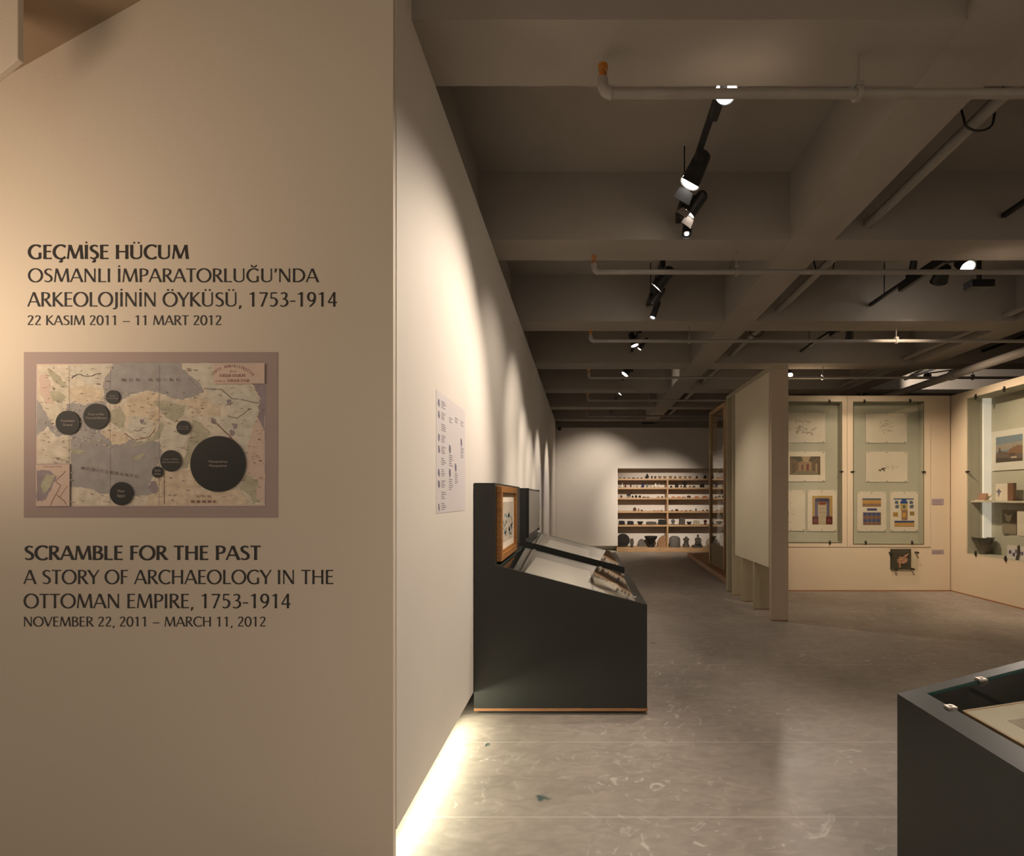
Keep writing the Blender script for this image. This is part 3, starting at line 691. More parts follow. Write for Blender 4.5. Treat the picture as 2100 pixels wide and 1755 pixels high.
lay_board('open_folio', 'brown bound folio at the lower end of the nearest desk case', 'book', X1, Z1, .87, 1.13, 3.56, 3.86, .08, .039, M_BRN)
lay_board('engraved_print', 'grey print lying behind the brown folio in the nearest desk case', 'print', X1, Z1, .87, 1.14, 3.90, 4.22, .10, .019, M_OLDP)
lay_board('blue_card', 'small blue card beside the print in the nearest desk case', 'card', X1, Z1, .98, 1.03, 4.26, 4.34, .10, .019, M_BLUE)
lay_board('white_pamphlet', 'pale pamphlet at the far end of the nearest desk case', 'pamphlet', X1, Z1, .88, 1.12, 4.40, 4.72, .10, .019, M_PAPER)
sp = thing('reading_glasses', 'dark thin object lying at the lower end of the second desk case', 'spectacles', (X2(1.0), 5.7, Z2(1.0) - .11))
for yy in (5.62, 5.72):
    MB().path([(X2(1.0) + .045 * math.cos(t), yy + .04 * math.sin(t), Z2(1.0 + .045 * math.cos(t)) - .112) for t in [2 * math.pi * i / 20 for i in range(21)]], .006, 6).build('rim', M_BLACK, sp)
MB().path([(X2(1.04), 5.6, Z2(1.04) - .112), (X2(1.13), 5.6, Z2(1.13) - .112)], .005, 6).build('temple', M_BLACK, sp)
lay_board('white_pamphlet', 'pale pamphlet at the lower end of the second desk case', 'pamphlet', X2, Z2, .90, 1.13, 5.85, 6.35, .10, .019, M_PAPER)
# framed picture hanging on the upstand of the first case
pf = thing('framed_picture', 'honey coloured wooden picture frame hanging on the nearest desk case', 'picture', (-.60, 3.94, 1.08))
fy0, fy1, fz0, fz1 = 3.53, 4.36, 1.085, 1.635
f = MB()
def ringbars(m, y0, y1, z0, z1, w, x0, x1):
    m.box(x0, x1, y0, y1, z1 - w, z1); m.box(x0, x1, y0, y1, z0, z0 + w); m.box(x0, x1, y0, y0 + w, z0 + w, z1 - w); m.box(x0, x1, y1 - w, y1, z0 + w, z1 - w)
ringbars(f, fy0, fy1, fz0, fz1, .05, -.627, -.585); ringbars(f, fy0 + .045, fy1 - .045, fz0 + .045, fz1 - .045, .025, -.627, -.597)
f.build('frame', M_FRAME, pf, bevel=.004)
MB().box(-.627, -.607, fy0 + .05, fy1 - .05, fz0 + .05, fz1 - .05).build('mount', M_PAPER, pf)
random.seed(3); pr = MB()
pr.box(-.607, -.6062, fy0 + .13, fy1 - .13, fz0 + .12, fz1 - .12, 0)
for i in range(34):
    y = random.uniform(fy0 + .15, fy1 - .2); z = random.uniform(fz0 + .15, fz0 + .32)
    pr.box(-.6062, -.6056, y, y + random.uniform(.02, .07), z, z + random.uniform(.01, .04), random.choice([1, 2]))
pr.build('print', [M_OLDP, mat('dark_wash', (0.12, .12, .10, 1), .8), mat('teal_wash', (0.16, .22, .21, 1), .8)], pf)
# framed engraving lying in the right case
eng = thing('framed_engraving', 'cream mounted engraving with a thin wooden edge inside the lower right case', 'engraving', (1.75, 1.3, .78))
ez = lambda x: .80 + .15 * (x - 1.33)
def eslab(m, xa, xb, ya, yb, up, th): m.prism([(xa, ya, ez(xa) + up), (xb, ya, ez(xb) + up), (xb, ya, ez(xb) + up - th), (xa, ya, ez(xa) + up - th)], (0, yb - ya, 0))
EX0, EX1, EY0, EY1 = 1.332, 2.20, .62, 1.714
e1 = MB(); eslab(e1, EX0, EX1, EY1 - .008, EY1, .002, .03); eslab(e1, EX0, EX1, EY0, EY0 + .008, .002, .03); eslab(e1, EX0, EX0 + .008, EY0, EY1, .002, .03); eslab(e1, EX1 - .008, EX1, EY0, EY1, .002, .03)
e1.build('frame', M_OAK, eng)
e2 = MB(); eslab(e2, EX0 + .008, EX1 - .008, EY0 + .008, EY1 - .008, 0, .02); e2.build('mount', M_PAPER, eng)
e3 = MB(); eslab(e3, 1.406, 2.1, .75, 1.613, .0012, .001); random.seed(5)
for i in range(160):
    xa = random.uniform(1.42, 2.02); ya = random.uniform(.77, 1.57); e3.mi and None
    n0 = len(e3.f); eslab(e3, xa, xa + random.uniform(.01, .06), ya, ya + random.uniform(.005, .03), .0018 + i * 1e-6, .0005)
    for j in range(n0, len(e3.f)): e3.mi[j] = 1
e3.build('engraving_print', [M_OLDP, mat('engraving_ink', (0.20, 0.17, 0.14, 1), .8)], eng)

# ------------------------------------------------------------------ slatted screen
ps = thing('slatted_screen', 'tall beige slatted screen with a hanging pale panel in the middle of the room', 'screen', (2.47, 7.1, 0))
PX0, PX1, PT = 2.372, 2.585, 3.222
for i, (y, th) in enumerate(((6.126, .075), (6.74, .06), (7.24, .06), (7.70, .06), (8.0, .06))):
    MB().box(PX0, PX1, y, y + th, .012, PT - .06).build('fin', M_GREEN if i else mat('post_paint', (0.42, 0.335, 0.25, 1), .7, .02, 2), ps, bevel=.002)
    MB().box(PX0 + .003, PX1 - .003, y + .003, y + th - .003, 0, .012).build('foot_strip', M_EDGE, ps)
MB().box(PX0, PX1, 6.126, 8.06, PT - .06, PT).build('top_rail', M_GREEN, ps, bevel=.002)
MB().box(PX0 - .006, PX0 + .02, 6.205, 7.57, .66, 3.155).build('hanging_panel', M_PANEL, ps, bevel=.002)

# glass tower showcase on the low plinth behind it
pl = MB().prism([(2.75, 12.8, 0), (2.56, 8.62, 0), (4.6, 8.62, 0), (4.6, 12.8, 0)], (0, 0, .10))
tag(pl.build('display_plinth', M_EDGE, bevel=.004), 'low orange wooden plinth on the floor behind the slatted screen', 'plinth')
SX0, SX1, SY0, SY1, SZ0, SZ1 = 2.79, 3.6, 9.62, 10.75, .10, 3.36
tw = thing('tower_showcase', 'tall wooden framed glass showcase on the low plinth behind the slatted screen', 'showcase', (3.2, 10.2, .10))
for x in (SX0, SX1 - .16):
    for y, w in ((SY0, .06), (SY1 - .06, .06)): MB().box(x, x + .16, y, y + w, SZ0, SZ1).build('post', M_OAK, tw, bevel=.003)
MB().box(SX0, SX1, SY0 - .001, SY1 + .001, SZ1, SZ1 + .07).build('top_board', M_OAK, tw, bevel=.003)
MB().box(SX0 + .02, SX1 - .02, SY0 + .06, SY1 - .06, SZ0, SZ0 + .45).build('base_box', mat('showcase_base', (0.20, 0.14, 0.08, 1), .7), tw)
MB().box(SX0 + .03, SX0 + .036, SY0 + .06, SY1 - .06, SZ0 + .45, SZ1).build('glass_pane', M_GLASS, tw)
MB().box(SX1 - .02, SX1 - .01, SY0 + .06, SY1 - .06, SZ0 + .45, SZ1).build('back_panel', M_SAGE, tw)
TSH = (0.55, 1.05, 1.5, 1.95, 2.45)
for z in TSH[1:]: MB().box(SX0 + .04, SX1 - .03, SY0 + .065, SY1 - .065, z - .02, z).build('shelf', M_OAK, tw)

# ------------------------------------------------------------------ niche shelving and the antiquities on it
nz = lambda zy: CH - ((950 + zy / 9.235) - VPY) * FY / F
nx = lambda zx, y=FY: ((1260 + zx / 9.235) - VPX) * y / F
KZ = FY / F / 9.235
SH = {'top': nz(285), 'second': nz(455), 'third': nz(650), 'fourth': nz(905), 'fifth': nz(1165), 'bottom': .117}
ns = thing('niche_shelving', 'pale wooden shelving fitted in the lit niche of the far wall', 'shelves', (2.4, 14.25, .117))
for k in ('top', 'second', 'third', 'fourth', 'fifth'):
    MB().box(NX0 + .002, NX1 - .002, FY + .03, FY + .446, SH[k] - .05, SH[k]).build('shelf', M_OAK, ns)
zs = [SH['bottom'], SH['fifth'], SH['fourth'], SH['third'], SH['second'], SH['top']]
for a_, b2 in zip(zs[:-1], zs[1:]): MB().box(2.432, 2.475, FY + .035, FY + .446, a_, b2 - .05).build('upright', M_OAK, ns)

IC = {'dark': '#1d1813', 'black': '#12110f', 'brown': '#4a2f1e', 'tan': '#8a6a4c', 'pale': '#a59a86', 'white': '#cfc8bb', 'blue': '#1d1f45', 'red': '#4a1712', 'grey': '#5b5751', 'orange': '#a35f37', 'green': '#6d7462', 'stone': '#4c453d'}
def IM(c): return mat('clay_' + c, IC[c], .75, .25, 30, .4, 40)
PROF = {
 'jar': [(.30, 0), (.46, .18), (.50, .42), (.40, .66), (.22, .78), (.22, .88), (.32, 1)],
 'bottle': [(.34, 0), (.46, .12), (.46, .42), (.20, .62), (.16, .90), (.24, 1)],
 'cup': [(.28, 0), (.30, .08), (.44, .6), (.5, 1), (.44, 1), (.36, .5)],
 'bowl': [(.20, 0), (.22, .12), (.42, .55), (.5, 1), (.46, 1), (.34, .5)],
 'lamp': [(.30, 0), (.48, .35), (.44, .75), (.22, .9), (.14, 1)],
 'weight': [(.36, 0), (.5, .3), (.42, .8), (.2, 1)],
}
rnd = random.Random(12)
def lump(m, cx, cy, z, w, h, d, n=9):      # irregular fragment: a prism with a broken outline
    pts = []
    for i in range(n):
        t = math.pi * i / (n - 1); r = 1 - rnd.uniform(0, .22)
        pts.append((cx - math.cos(t) * w / 2 * r, cy - d / 2, z + math.sin(t) ** .6 * h * (r if 0 < i < n - 1 else 1)))
    m.prism(pts, (0, d, 0))
def figure(m, cx, cy, z, w, h):
    m.lathe([(.5 * w, 0), (.5 * w, .08 * h), (.34 * w, .12 * h), (.28 * w, .35 * h), (.36 * w, .6 * h), (.40 * w, .68 * h), (.14 * w, .76 * h)], (cx, cy, z), 14, sy=.7)
    m.ball((cx, cy, z + .87 * h), .17 * w + .004, .17 * w + .004, .13 * h)
    m.tube((cx - .36 * w, cy, z + .66 * h), (cx - .42 * w, cy - .02, z + .36 * h), .08 * w, .06 * w, 8); m.tube((cx + .36 * w, cy, z + .66 * h), (cx + .40 * w, cy - .02, z + .36 * h), .08 * w, .06 * w, 8)
def animal(m, cx, cy, z, w, h):
    m.ball((cx, cy, z + .5 * h), .38 * w, .13 * w, .18 * h)
    for sx in (-.26, .26):
        for sy in (-.06, .06): m.tube((cx + sx * w, cy + sy * w, z), (cx + sx * w, cy + sy * w, z + .48 * h), .05 * w, .07 * w, 8)
    m.tube((cx + .30 * w, cy, z + .55 * h), (cx + .40 * w, cy, z + .9 * h), .10 * w, .07 * w, 8); m.ball((cx + .44 * w, cy, z + .9 * h), .13 * w, .07 * w, .09 * h)
    m.tube((cx - .36 * w, cy, z + .55 * h), (cx - .48 * w, cy, z + .3 * h), .03 * w, .02 * w, 6)
WORDS = {'jar': ('clay_jar', 'clay jar', 'jar'), 'bottle': ('small_bottle', 'slender bottle', 'bottle'), 'cup': ('clay_cup', 'open cup', 'cup'), 'bowl': ('clay_bowl', 'shallow bowl', 'bowl'), 'lamp': ('oil_lamp', 'low oil lamp', 'lamp'),
         'weight': ('loom_weight', 'rounded clay weight', 'weight'), 'sherd': ('pottery_sherd', 'flat pottery sherd', 'sherd'), 'figure': ('figurine', 'upright figurine', 'figurine'), 'animal': ('animal_figurine', 'animal figurine', 'figurine'),
         'block': ('stone_block', 'carved stone block', 'block'), 'stele': ('stone_stele', 'upright carved stele', 'stele'), 'head': ('carved_bust', 'carved head', 'head')}
ORD = ['first', 'second', 'third', 'fourth', 'fifth', 'sixth', 'seventh', 'eighth', 'ninth', 'tenth', 'eleventh', 'twelfth', 'thirteenth', 'fourteenth', 'fifteenth', 'sixteenth', 'seventeenth', 'eighteenth', 'nineteenth', 'twentieth']
ITEMS = {
 'top': [('sherd', 110, 60, 20, 'dark'), ('sherd', 190, 60, 22, 'dark'), ('sherd', 275, 60, 20, 'dark'), ('sherd', 360, 60, 24, 'dark'), ('sherd', 440, 55, 20, 'brown'), ('sherd', 515, 55, 22, 'brown'), ('jar', 620, 66, 88, 'dark'), ('cup', 710, 40, 48, 'brown'), ('cup', 775, 46, 44, 'brown'),
         ('bowl', 860, 70, 48, 'tan'), ('bowl', 955, 70, 46, 'tan'), ('bowl', 1060, 70, 48, 'tan'), ('jar', 1150, 56, 52, 'tan'), ('bowl', 1245, 66, 46, 'tan'), ('cup', 1340, 50, 46, 'tan'), ('bowl', 1430, 66, 44, 'tan'), ('jar', 1560, 50, 52, 'brown'), ('jar', 1715, 60, 64, 'dark')],
 'second': [('bottle', 150, 34, 82, 'white'), ('bottle', 207, 38, 92, 'red'), ('cup', 310, 34, 52, 'brown'), ('bottle', 375, 34, 58, 'pale'), ('bottle', 430, 34, 56, 'green'), ('jar', 540, 54, 84, 'blue'), ('cup', 620, 52, 62, 'green'), ('cup', 685, 40, 52, 'pale'), ('jar', 780, 54, 82, 'white'), ('bottle', 850, 40, 72, 'white'),
            ('lamp', 1075, 52, 36, 'black'), ('weight', 1180, 76, 62, 'dark'), ('cup', 1265, 36, 36, 'brown'), ('figure', 1335, 66, 125, 'black'), ('weight', 1430, 40, 38, 'tan'), ('lamp', 1505, 64, 36, 'grey'), ('weight', 1660, 96, 66, 'dark')],
 'third': [('jar', 130, 42, 52, 'brown'), ('animal', 272, 100, 108, 'black'), ('lamp', 345, 40, 42, 'dark'), ('weight', 410, 48, 48, 'dark'), ('weight', 482, 50, 46, 'dark'), ('sherd', 560, 66, 26, 'brown'), ('sherd', 635, 66, 22, 'brown'), ('sherd', 830, 60, 28, 'tan'), ('lamp', 905, 40, 32, 'brown'),
           ('sherd', 1120, 90, 24, 'orange'), ('sherd', 1220, 80, 26, 'orange'), ('sherd', 1315, 80, 26, 'tan'), ('lamp', 1410, 84, 42, 'brown'), ('sherd', 1560, 100, 30, 'orange'), ('sherd', 1715, 110, 34, 'orange')],
 'fourth': [('figure', 385, 80, 74, 'brown'), ('weight', 458, 32, 52, 'tan'), ('lamp', 518, 40, 28, 'brown'), ('sherd', 760, 50, 18, 'tan'), ('sherd', 825, 50, 18, 'orange'), ('sherd', 890, 50, 18, 'brown'), ('lamp', 1095, 34, 26, 'brown'), ('lamp', 1180, 74, 38, 'brown'),
            ('sherd', 1280, 50, 18, 'tan'), ('sherd', 1360, 50, 18, 'brown'), ('sherd', 1440, 50, 22, 'brown'), ('figure', 1545, 34, 56, 'dark'), ('lamp', 1680, 34, 26, 'grey'), ('lamp', 1760, 44, 32, 'grey')],
 'fifth': [('block', 140, 112, 74, 'black'), ('block', 305, 116, 70, 'black'), ('bowl', 488, 120, 60, 'black'), ('block', 700, 190, 58, 'stone'), ('block', 905, 140, 98, 'dark'), ('head', 1110, 110, 104, 'grey'), ('stele', 1280, 104, 134, 'stone'), ('bowl', 1415, 100, 54, 'dark'), ('stele', 1555, 104, 84, 'pale'), ('head', 1720, 90, 94, 'red')],
}
for shelf, items in ITEMS.items():
    for i, (kd, zx, w, h, c) in enumerate(items):
        nm, wd, cat = WORDS[kd]; y = FY + .14 + rnd.uniform(-.02, .02); w *= KZ; h *= KZ; x = nx(zx, y); z = SH[shelf]; m = MB()
        if kd in PROF: m.lathe([(r * w, zz * h) for r, zz in PROF[kd]], (x, y, z), 16)
        elif kd == 'sherd': lump(m, x, y, z, w, h, .06)
        elif kd == 'figure': figure(m, x, y, z, w, h)
        elif kd == 'animal': animal(m, x, y, z, w, h)
        elif kd == 'block':
            m.prism([(x - w / 2, y - .08, z), (x + w / 2, y - .08, z), (x + w * .46, y - .08, z + h * .9), (x + w * .1, y - .08, z + h), (x - w * .48, y - .08, z + h * .95)], (0, .16, 0))
            m.box(x - w * .38, x + w * .36, y - .088, y - .08, z + h * .2, z + h * .75)
        elif kd == 'stele':
            m.prism([(x - w / 2, y - .05, z), (x + w / 2, y - .05, z)] + [(x + w / 2 * math.cos(t), y - .05, z + h * .75 + h * .25 * math.sin(t)) for t in [math.pi * k / 8 for k in range(9)]], (0, .10, 0))
            for k in range(4): m.box(x - w * .34, x + w * .34, y - .056, y - .05, z + h * (.18 + .15 * k), z + h * (.26 + .15 * k))
        elif kd == 'head':
            m.lathe([(.34 * w, 0), (.30 * w, .12 * h), (.18 * w, .26 * h), (.20 * w, .36 * h)], (x, y, z), 14)
            m.ball((x, y, z + .66 * h), .36 * w, .36 * w, .34 * h); m.prism([(x - .05 * w, y - .33 * w, z + .5 * h), (x + .05 * w, y - .33 * w, z + .5 * h), (x, y - .33 * w, z + .72 * h)], (0, -.06 * w, 0))
        o = m.build(nm, IM(c))
        tag(o, '%s %s, %s object from the left on the %s shelf of the niche' % (c if c != 'stone' else 'stony', wd, ORD[i], shelf), cat, 'antiquities in the lit niche')
BZ = .117
def bot(nm, label, cat, m, c): tag(m.build(nm, IM(c)), label, cat, 'antiquities in the lit niche')
def bx(zx, y): return nx(zx, y)
y = 14.2; r = 125 * KZ; cx = bx(165, y)
wm = MB().tube((cx, y - .05, BZ + r), (cx, y + .05, BZ + r), r, seg=36).tube((cx, y - .065, BZ + r), (cx, y - .05, BZ + r), r * .55, seg=28)
bot('millstone', 'large round dark stone disc at the left end of the niche ledge', 'stone', wm, 'dark')
y = 14.0; bot('stone_vase', 'small grey stone vase in front of the round disc on the niche ledge', 'vase', MB().lathe([(.18 * .07, 0), (.04, .02), (.045, .08), (.06, .16), (.04, .22), (.055, .25)], (bx(330, y), y, BZ), 16), 'stone')
y = 14.35; cx = bx(520, y); w = 170 * KZ
bot('stone_arch', 'low rounded stone behind the footed bowl on the niche ledge', 'stone', MB().prism([(cx + w / 2 * math.cos(t), y - .06, BZ + 140 * KZ * math.sin(t)) for t in [math.pi * k / 14 for k in range(15)]], (0, .12, 0)), 'grey')
y = 14.12; bot('footed_bowl', 'dark wide bowl on a narrow foot on the niche ledge', 'bowl', MB().lathe([(a_ * KZ, b2 * KZ) for a_, b2 in ((62, 0), (60, 15), (30, 40), (34, 60), (70, 110), (118, 180), (125, 205), (112, 205), (60, 120))], (bx(690, y), y, BZ), 24), 'black')
y = 14.32; cx = bx(890, y); w = 175 * KZ; h = 215 * KZ
bot('leaning_slab', 'tan curved stone slab leaning beside the upright on the niche ledge', 'slab', MB().prism([(cx - w / 2, y - .05, BZ), (cx + w / 2, y - .05, BZ), (cx + w / 2, y - .05, BZ + h)] + [(cx + w / 2 - w * math.sin(t), y - .05, BZ + h * math.cos(t)) for t in [math.pi / 2 * k / 8 for k in range(1, 8)]], (0, .10, 0)), 'tan')
y = 14.15; bot('stone_drum', 'grey stone column drum right of the upright on the niche ledge', 'stone', MB().lathe([(a_ * KZ, b2 * KZ) for a_, b2 in ((102, 0), (108, 60), (104, 150), (90, 185), (50, 205), (5, 210))], (bx(1140, y), y, BZ), 24), 'grey')
y = 14.12; m = MB(); cx = bx(1360, y); m.lathe([(a_ * KZ, b2 * KZ) for a_, b2 in ((56, 0), (58, 20), (46, 40), (44, 120), (58, 140), (62, 160), (40, 165))], (cx, y, BZ), 14); m.ball((cx, y, BZ + 175 * KZ), .045, .045, .04)
bot('stone_capital', 'fluted grey stone pedestal beside the drum on the niche ledge', 'stone', m, 'stone')
y = 13.98; m = MB(); cx = bx(1575, y); m.box(cx - 95 * KZ, cx + 80 * KZ, y - .09, y + .09, BZ, BZ + 45 * KZ)
bz = BZ + 45 * KZ; cx += .01
m.lathe([(a_ * KZ, b2 * KZ) for a_, b2 in ((66, 0), (62, 30), (48, 60), (36, 90), (46, 125), (40, 140), (14, 148), (13, 158))], (cx, y, bz), 16, sy=.7)
m.ball((cx, y, bz + 178 * KZ), 22 * KZ, 22 * KZ, 26 * KZ)
m.ball((cx - .045, y - .06, bz + 24 * KZ), .05, .09, .035); m.ball((cx + .045, y - .06, bz + 24 * KZ), .05, .09, .035)
for sg in (-1, 1): m.path([(cx + sg * .066, y, bz + 128 * KZ), (cx + sg * .085, y - .03, bz + 85 * KZ), (cx + sg * .04, y - .09, bz + 52 * KZ)], .018, 8)
bot('seated_statuette', 'seated stone statuette on a dark base at the front of the niche ledge', 'statuette', m, 'stone')
y = 14.2; bot('pale_vessel', 'pale vessel at the right end of the niche ledge beside the showcase', 'vessel', MB().lathe([(.05, 0), (.09, .06), (.10, .14), (.06, .20), (.07, .23)], (bx(1800, y), y, BZ), 16), 'pale')
for i, (z, kd, w, h, c, yy) in enumerate(((.552, 'jar', .22, .30, 'grey', 10.3), (1.05, 'figure', .2, .30, 'pale', 10.35), (1.5, 'head', .22, .28, 'stone', 10.3), (1.95, 'bowl', .24, .16, 'brown', 10.35), (2.45, 'jar', .16, .30, 'white', 10.25))):
    m = MB(); x = 3.0
    if kd in PROF: m.lathe([(r * w, zz * h) for r, zz in PROF[kd]], (x, yy, z), 16)
    elif kd == 'figure': figure(m, x, yy, z, w, h)
    else: m.lathe([(.34 * w, 0), (.30 * w, .12 * h), (.18 * w, .26 * h), (.20 * w, .36 * h)], (x, yy, z), 14); m.ball((x, yy, z + .66 * h), .36 * w, .36 * w, .34 * h)
    nm, wd, cat = WORDS[kd]
    tag(m.build(nm, IM(c)), '%s %s on the %s level of the tower showcase' % (c, wd, ('lowest', 'second', 'middle', 'fourth', 'highest')[i]), cat, 'objects in the tower showcase')

# ------------------------------------------------------------------ display wall contents
def cmat(hexc): return mat('print_' + hexc.lstrip('#'), hexc, .8, .06, 30)
def sheet(name, label, cat, a, b2, elements, group, y, clips=True, paper=None, thick=.012):
    """A mounted sheet between photo points a (upper left) and b2 (lower right) on the plane y; elements are (u0, v0, u1, v1, colour) from the upper left."""
    A, B = a, b2; w = B.x - A.x; h = A.z - B.z
    t = thing(name, label, cat, (A.x + w / 2, y, B.z), group)
    MB().box(A.x, B.x, y - thick, y, B.z, A.z).build('paper', paper or M_PAPER, t)
    ms_ = []; d = MB()
    for i, e in enumerate(elements):
        m = cmat(e[-1])
        if m not in ms_: ms_.append(m)
        yy = y - thick - .0004 - i * .00006
        if len(e) == 5:
            u0, v0, u1, v1, _ = e; P = [(u0, v0), (u0, v1), (u1, v1), (u1, v0)]
        else: P = e[0]
        d.add([(A.x + u * w, yy, A.z - v * h) for u, v in P], [list(range(len(P)))], ms_.index(m))
    if elements: d.build('drawing', ms_, t)
    if clips:
        for u in (.05, .5, .95):
            for v in (.03, .97):
                MB().box(A.x + u * w - .006, A.x + u * w + .006, y - thick - .006, y - thick, A.z - v * h - .006, A.z - v * h + .006).build('pin', M_CLIP, t)
    return t
SY = DY + RB - .002
def zs_(x, y): return z7(x, y, SY - .012)
rs = random.Random(31)
def sketch(n, u0, u1, v0, v1, cols, lw=.012, ln=.10):
    out = []
    for i in range(n):
        u, v = rs.uniform(u0, u1), rs.uniform(v0, v1); a_ = rs.uniform(-.5, .5) if rs.random() < .6 else rs.uniform(1.2, 1.9); l = rs.uniform(.3, 1) * ln
        du, dv = math.cos(a_) * l, math.sin(a_) * l; nu, nv = -math.sin(a_) * lw / 2, math.cos(a_) * lw / 2
        out.append(([(u + nu, v + nv), (u - nu, v - nv), (u + du - nu, v + dv - nv), (u + du + nu, v + dv + nv)], rs.choice(cols)))
    return out
GR = 'drawings in the glazed openings'
sheet('architectural_drawing', 'pencil drawing of column fragments at the top of the left glazed opening', 'drawing', zs_(90, 333), zs_(352, 525),
      sketch(16, .25, .6, .22, .32, ['#8e7f69', '#9a8b74'], .012, .1) + sketch(34, .26, .72, .45, .72, ['#7c6d58', '#8e7f69', '#9a8b74'], .018, .09), GR, SY)
int_el = [(.13, .16, .88, .78, '#8a7050'), ([(.13, .16), (.34, .38), (.34, .62), (.13, .78)], '#6a5538'), ([(.88, .16), (.67, .38), (.67, .62), (.88, .78)], '#5f4b33'), ([(.13, .16), (.40, .16), (.45, .30), (.34, .36)], '#4f4431'), ([(.88, .16), (.66, .16), (.60, .30), (.67, .36)], '#4f4431'),
          ([(.45, .16), (.62, .16), (.58, .34), (.46, .34)], '#a08a68'), (.34, .38, .67, .64, '#8d7150'), ([(.13, .78), (.88, .78), (.67, .64), (.34, .64)], '#73664f'), (.42, .44, .46, .62, '#5c3a28'), (.54, .42, .60, .64, '#6b3324'), (.20, .40, .25, .72, '#5b4a34'), (.76, .40, .81, .72, '#8f7757')]
sheet('interior_watercolour', 'brown watercolour of a grand interior in the left glazed opening', 'watercolour', zs_(90, 583), zs_(352, 775), int_el, GR, SY)
sheet('text_sheet', 'plain pale sheet beside the screen post at the foot of the left opening', 'sheet', zs_(40, 830), zs_(222, 1092), sketch(10, .2, .6, .2, .8, ['#8d8068'], .008, .2), GR, SY)
por = [(.17, .14, .86, .84, '#a98a52'), (.28, .20, .74, .26, '#3d3b58'), (.26, .22, .76, .28, '#3d3b58'), (.26, .28, .36, .66, '#5a5468'), (.66, .28, .76, .66, '#5a5468'), (.36, .28, .66, .34, '#8a5f42'), (.36, .34, .66, .84, '#b0a088'), (.40, .30, .62, .36, '#7a3f2c'), (.17, .64, .38, .83, '#4f1d19'), (.64, .64, .86, .83, '#4f1d19'), (.22, .70, .34, .78, '#74332a'), (.68, .70, .80, .78, '#74332a'),
       (.40, .44, .62, .45, '#8d7d66'), (.40, .54, .62, .55, '#8d7d66')]
sheet('portal_drawing', 'coloured drawing of a doorway with red plinths in the left glazed opening', 'drawing', zs_(237, 830), zs_(425, 1095), por, GR, SY)
sheet('faint_sketch', 'faint pencil sketch at the top of the right glazed opening', 'sketch', zs_(615, 338), zs_(877, 527), sketch(34, .32, .62, .22, .62, ['#97896f', '#a08f77'], .012, .1), GR, SY)
sheet('landscape_sketch', 'nearly blank sheet with a small dark smudge, second down in the right opening', 'sketch', zs_(615, 583), zs_(881, 778), sketch(14, .30, .44, .55, .62, ['#4d4232', '#6a5c48'], .03, .08) + sketch(10, .45, .72, .46, .54, ['#94866e'], .01, .1), GR, SY)
orn = [(.18, .17, .82, .20, '#3f4a6e'), (.18, .20, .82, .22, '#8b7a62'), (.18, .22, .82, .30, '#b98c4a'), (.18, .30, .82, .38, '#8f6f58'), (.34, .42, .68, .48, '#4a4a72'), (.20, .52, .82, .84, '#7a6252')]
for i in range(4):
    for j in range(2): orn.append((.22 + i * .15, .53 + j * .16, .33 + i * .15, .60 + j * .16, '#3a4a80')); orn.append((.25 + i * .15, .62 + j * .16, .30 + i * .15, .67 + j * .16, '#8a4a3a'))
sheet('ornament_sheet', 'sheet of blue and ochre ornament bands, lower left in the right opening', 'drawing', zs_(557, 840), zs_(745, 1096), orn, GR, SY)
orn2 = [(.12, .17, .84, .20, '#2f4a72'), (.40, .20, .58, .28, '#1f4a8a'), (.36, .24, .62, .30, '#1f4a8a'), (.36, .30, .62, .46, '#b09a5e'), (.45, .34, .54, .42, '#5a5c60'), (.40, .46, .62, .72, '#8a6a52'), (.44, .53, .56, .64, '#c09236'), (.10, .52, .28, .63, '#a08040'), (.70, .50, .86, .60, '#8a7038'), (.15, .73, .86, .78, '#2b3f66'), (.15, .78, .86, .87, '#b3884a'), (.15, .87, .86, .88, '#7a5a3a')]
for u in (.18, .70): orn2 += [([(u, .22), (u + .12, .24), (u + .10, .32), (u - .02, .30)], '#5b6470'), ([(u, .34), (u + .14, .33), (u + .12, .42), (u, .42)], '#5b6470')]
sheet('ornament_sheet', 'sheet with blue crest and gold column, lower right in the right opening', 'drawing', zs_(770, 840), zs_(950, 1096), orn2, GR, SY)
def pane(label, A, B, y, clippts):
    t = thing('glass_cover', label, 'glass pane', ((A.x + B.x) / 2, y, B.z), 'glass covers on the display walls')
    MB().box(A.x + .003, B.x - .003, y - .006, y, B.z + .003, A.z - .003).build('glass_pane', M_GLASS, t)
    e = MB(); e.box(A.x - .004, B.x + .004, y - .007, y + .002, A.z - .004, A.z + .008); e.box(A.x - .004, B.x + .004, y - .007, y + .002, B.z - .008, B.z + .004)
    e.box(A.x - .006, A.x + .004, y - .007, y + .002, B.z, A.z); e.box(B.x - .004, B.x + .006, y - .007, y + .002, B.z, A.z)
    e.build('glass_edge', mat('sage_glass_edge', (0.16, 0.16, 0.10, 1), .3), t)
    for p, vert in clippts:
        m = MB().tube((p.x, y - .022, p.z), (p.x, y + .0, p.z), .016, seg=12)
        if vert: m.box(p.x - .010, p.x + .010, y - .014, y, p.z - .032, p.z + .032)
        else: m.box(p.x - .032, p.x + .032, y - .014, y, p.z - .010, p.z + .010)
        m.build('clip', M_CLIP, t)
    return t
PYY = DY - .013
pane('glass cover with dark clips over the left opening of the display wall', w1a, w1b, PYY, [(z7(90, 264), 1), (z7(375, 262), 1), (z7(378, 1166), 1), (z7(90, 1166), 1), (z7(452, 712), 0)])
pane('glass cover with dark clips over the right opening of the display wall', w2a, w2b, PYY, [(z7(600, 262), 1), (z7(893, 258), 1), (z7(608, 1167), 1), (z7(905, 1167), 1), (z7(525, 713), 0), (z7(980, 713), 0)])
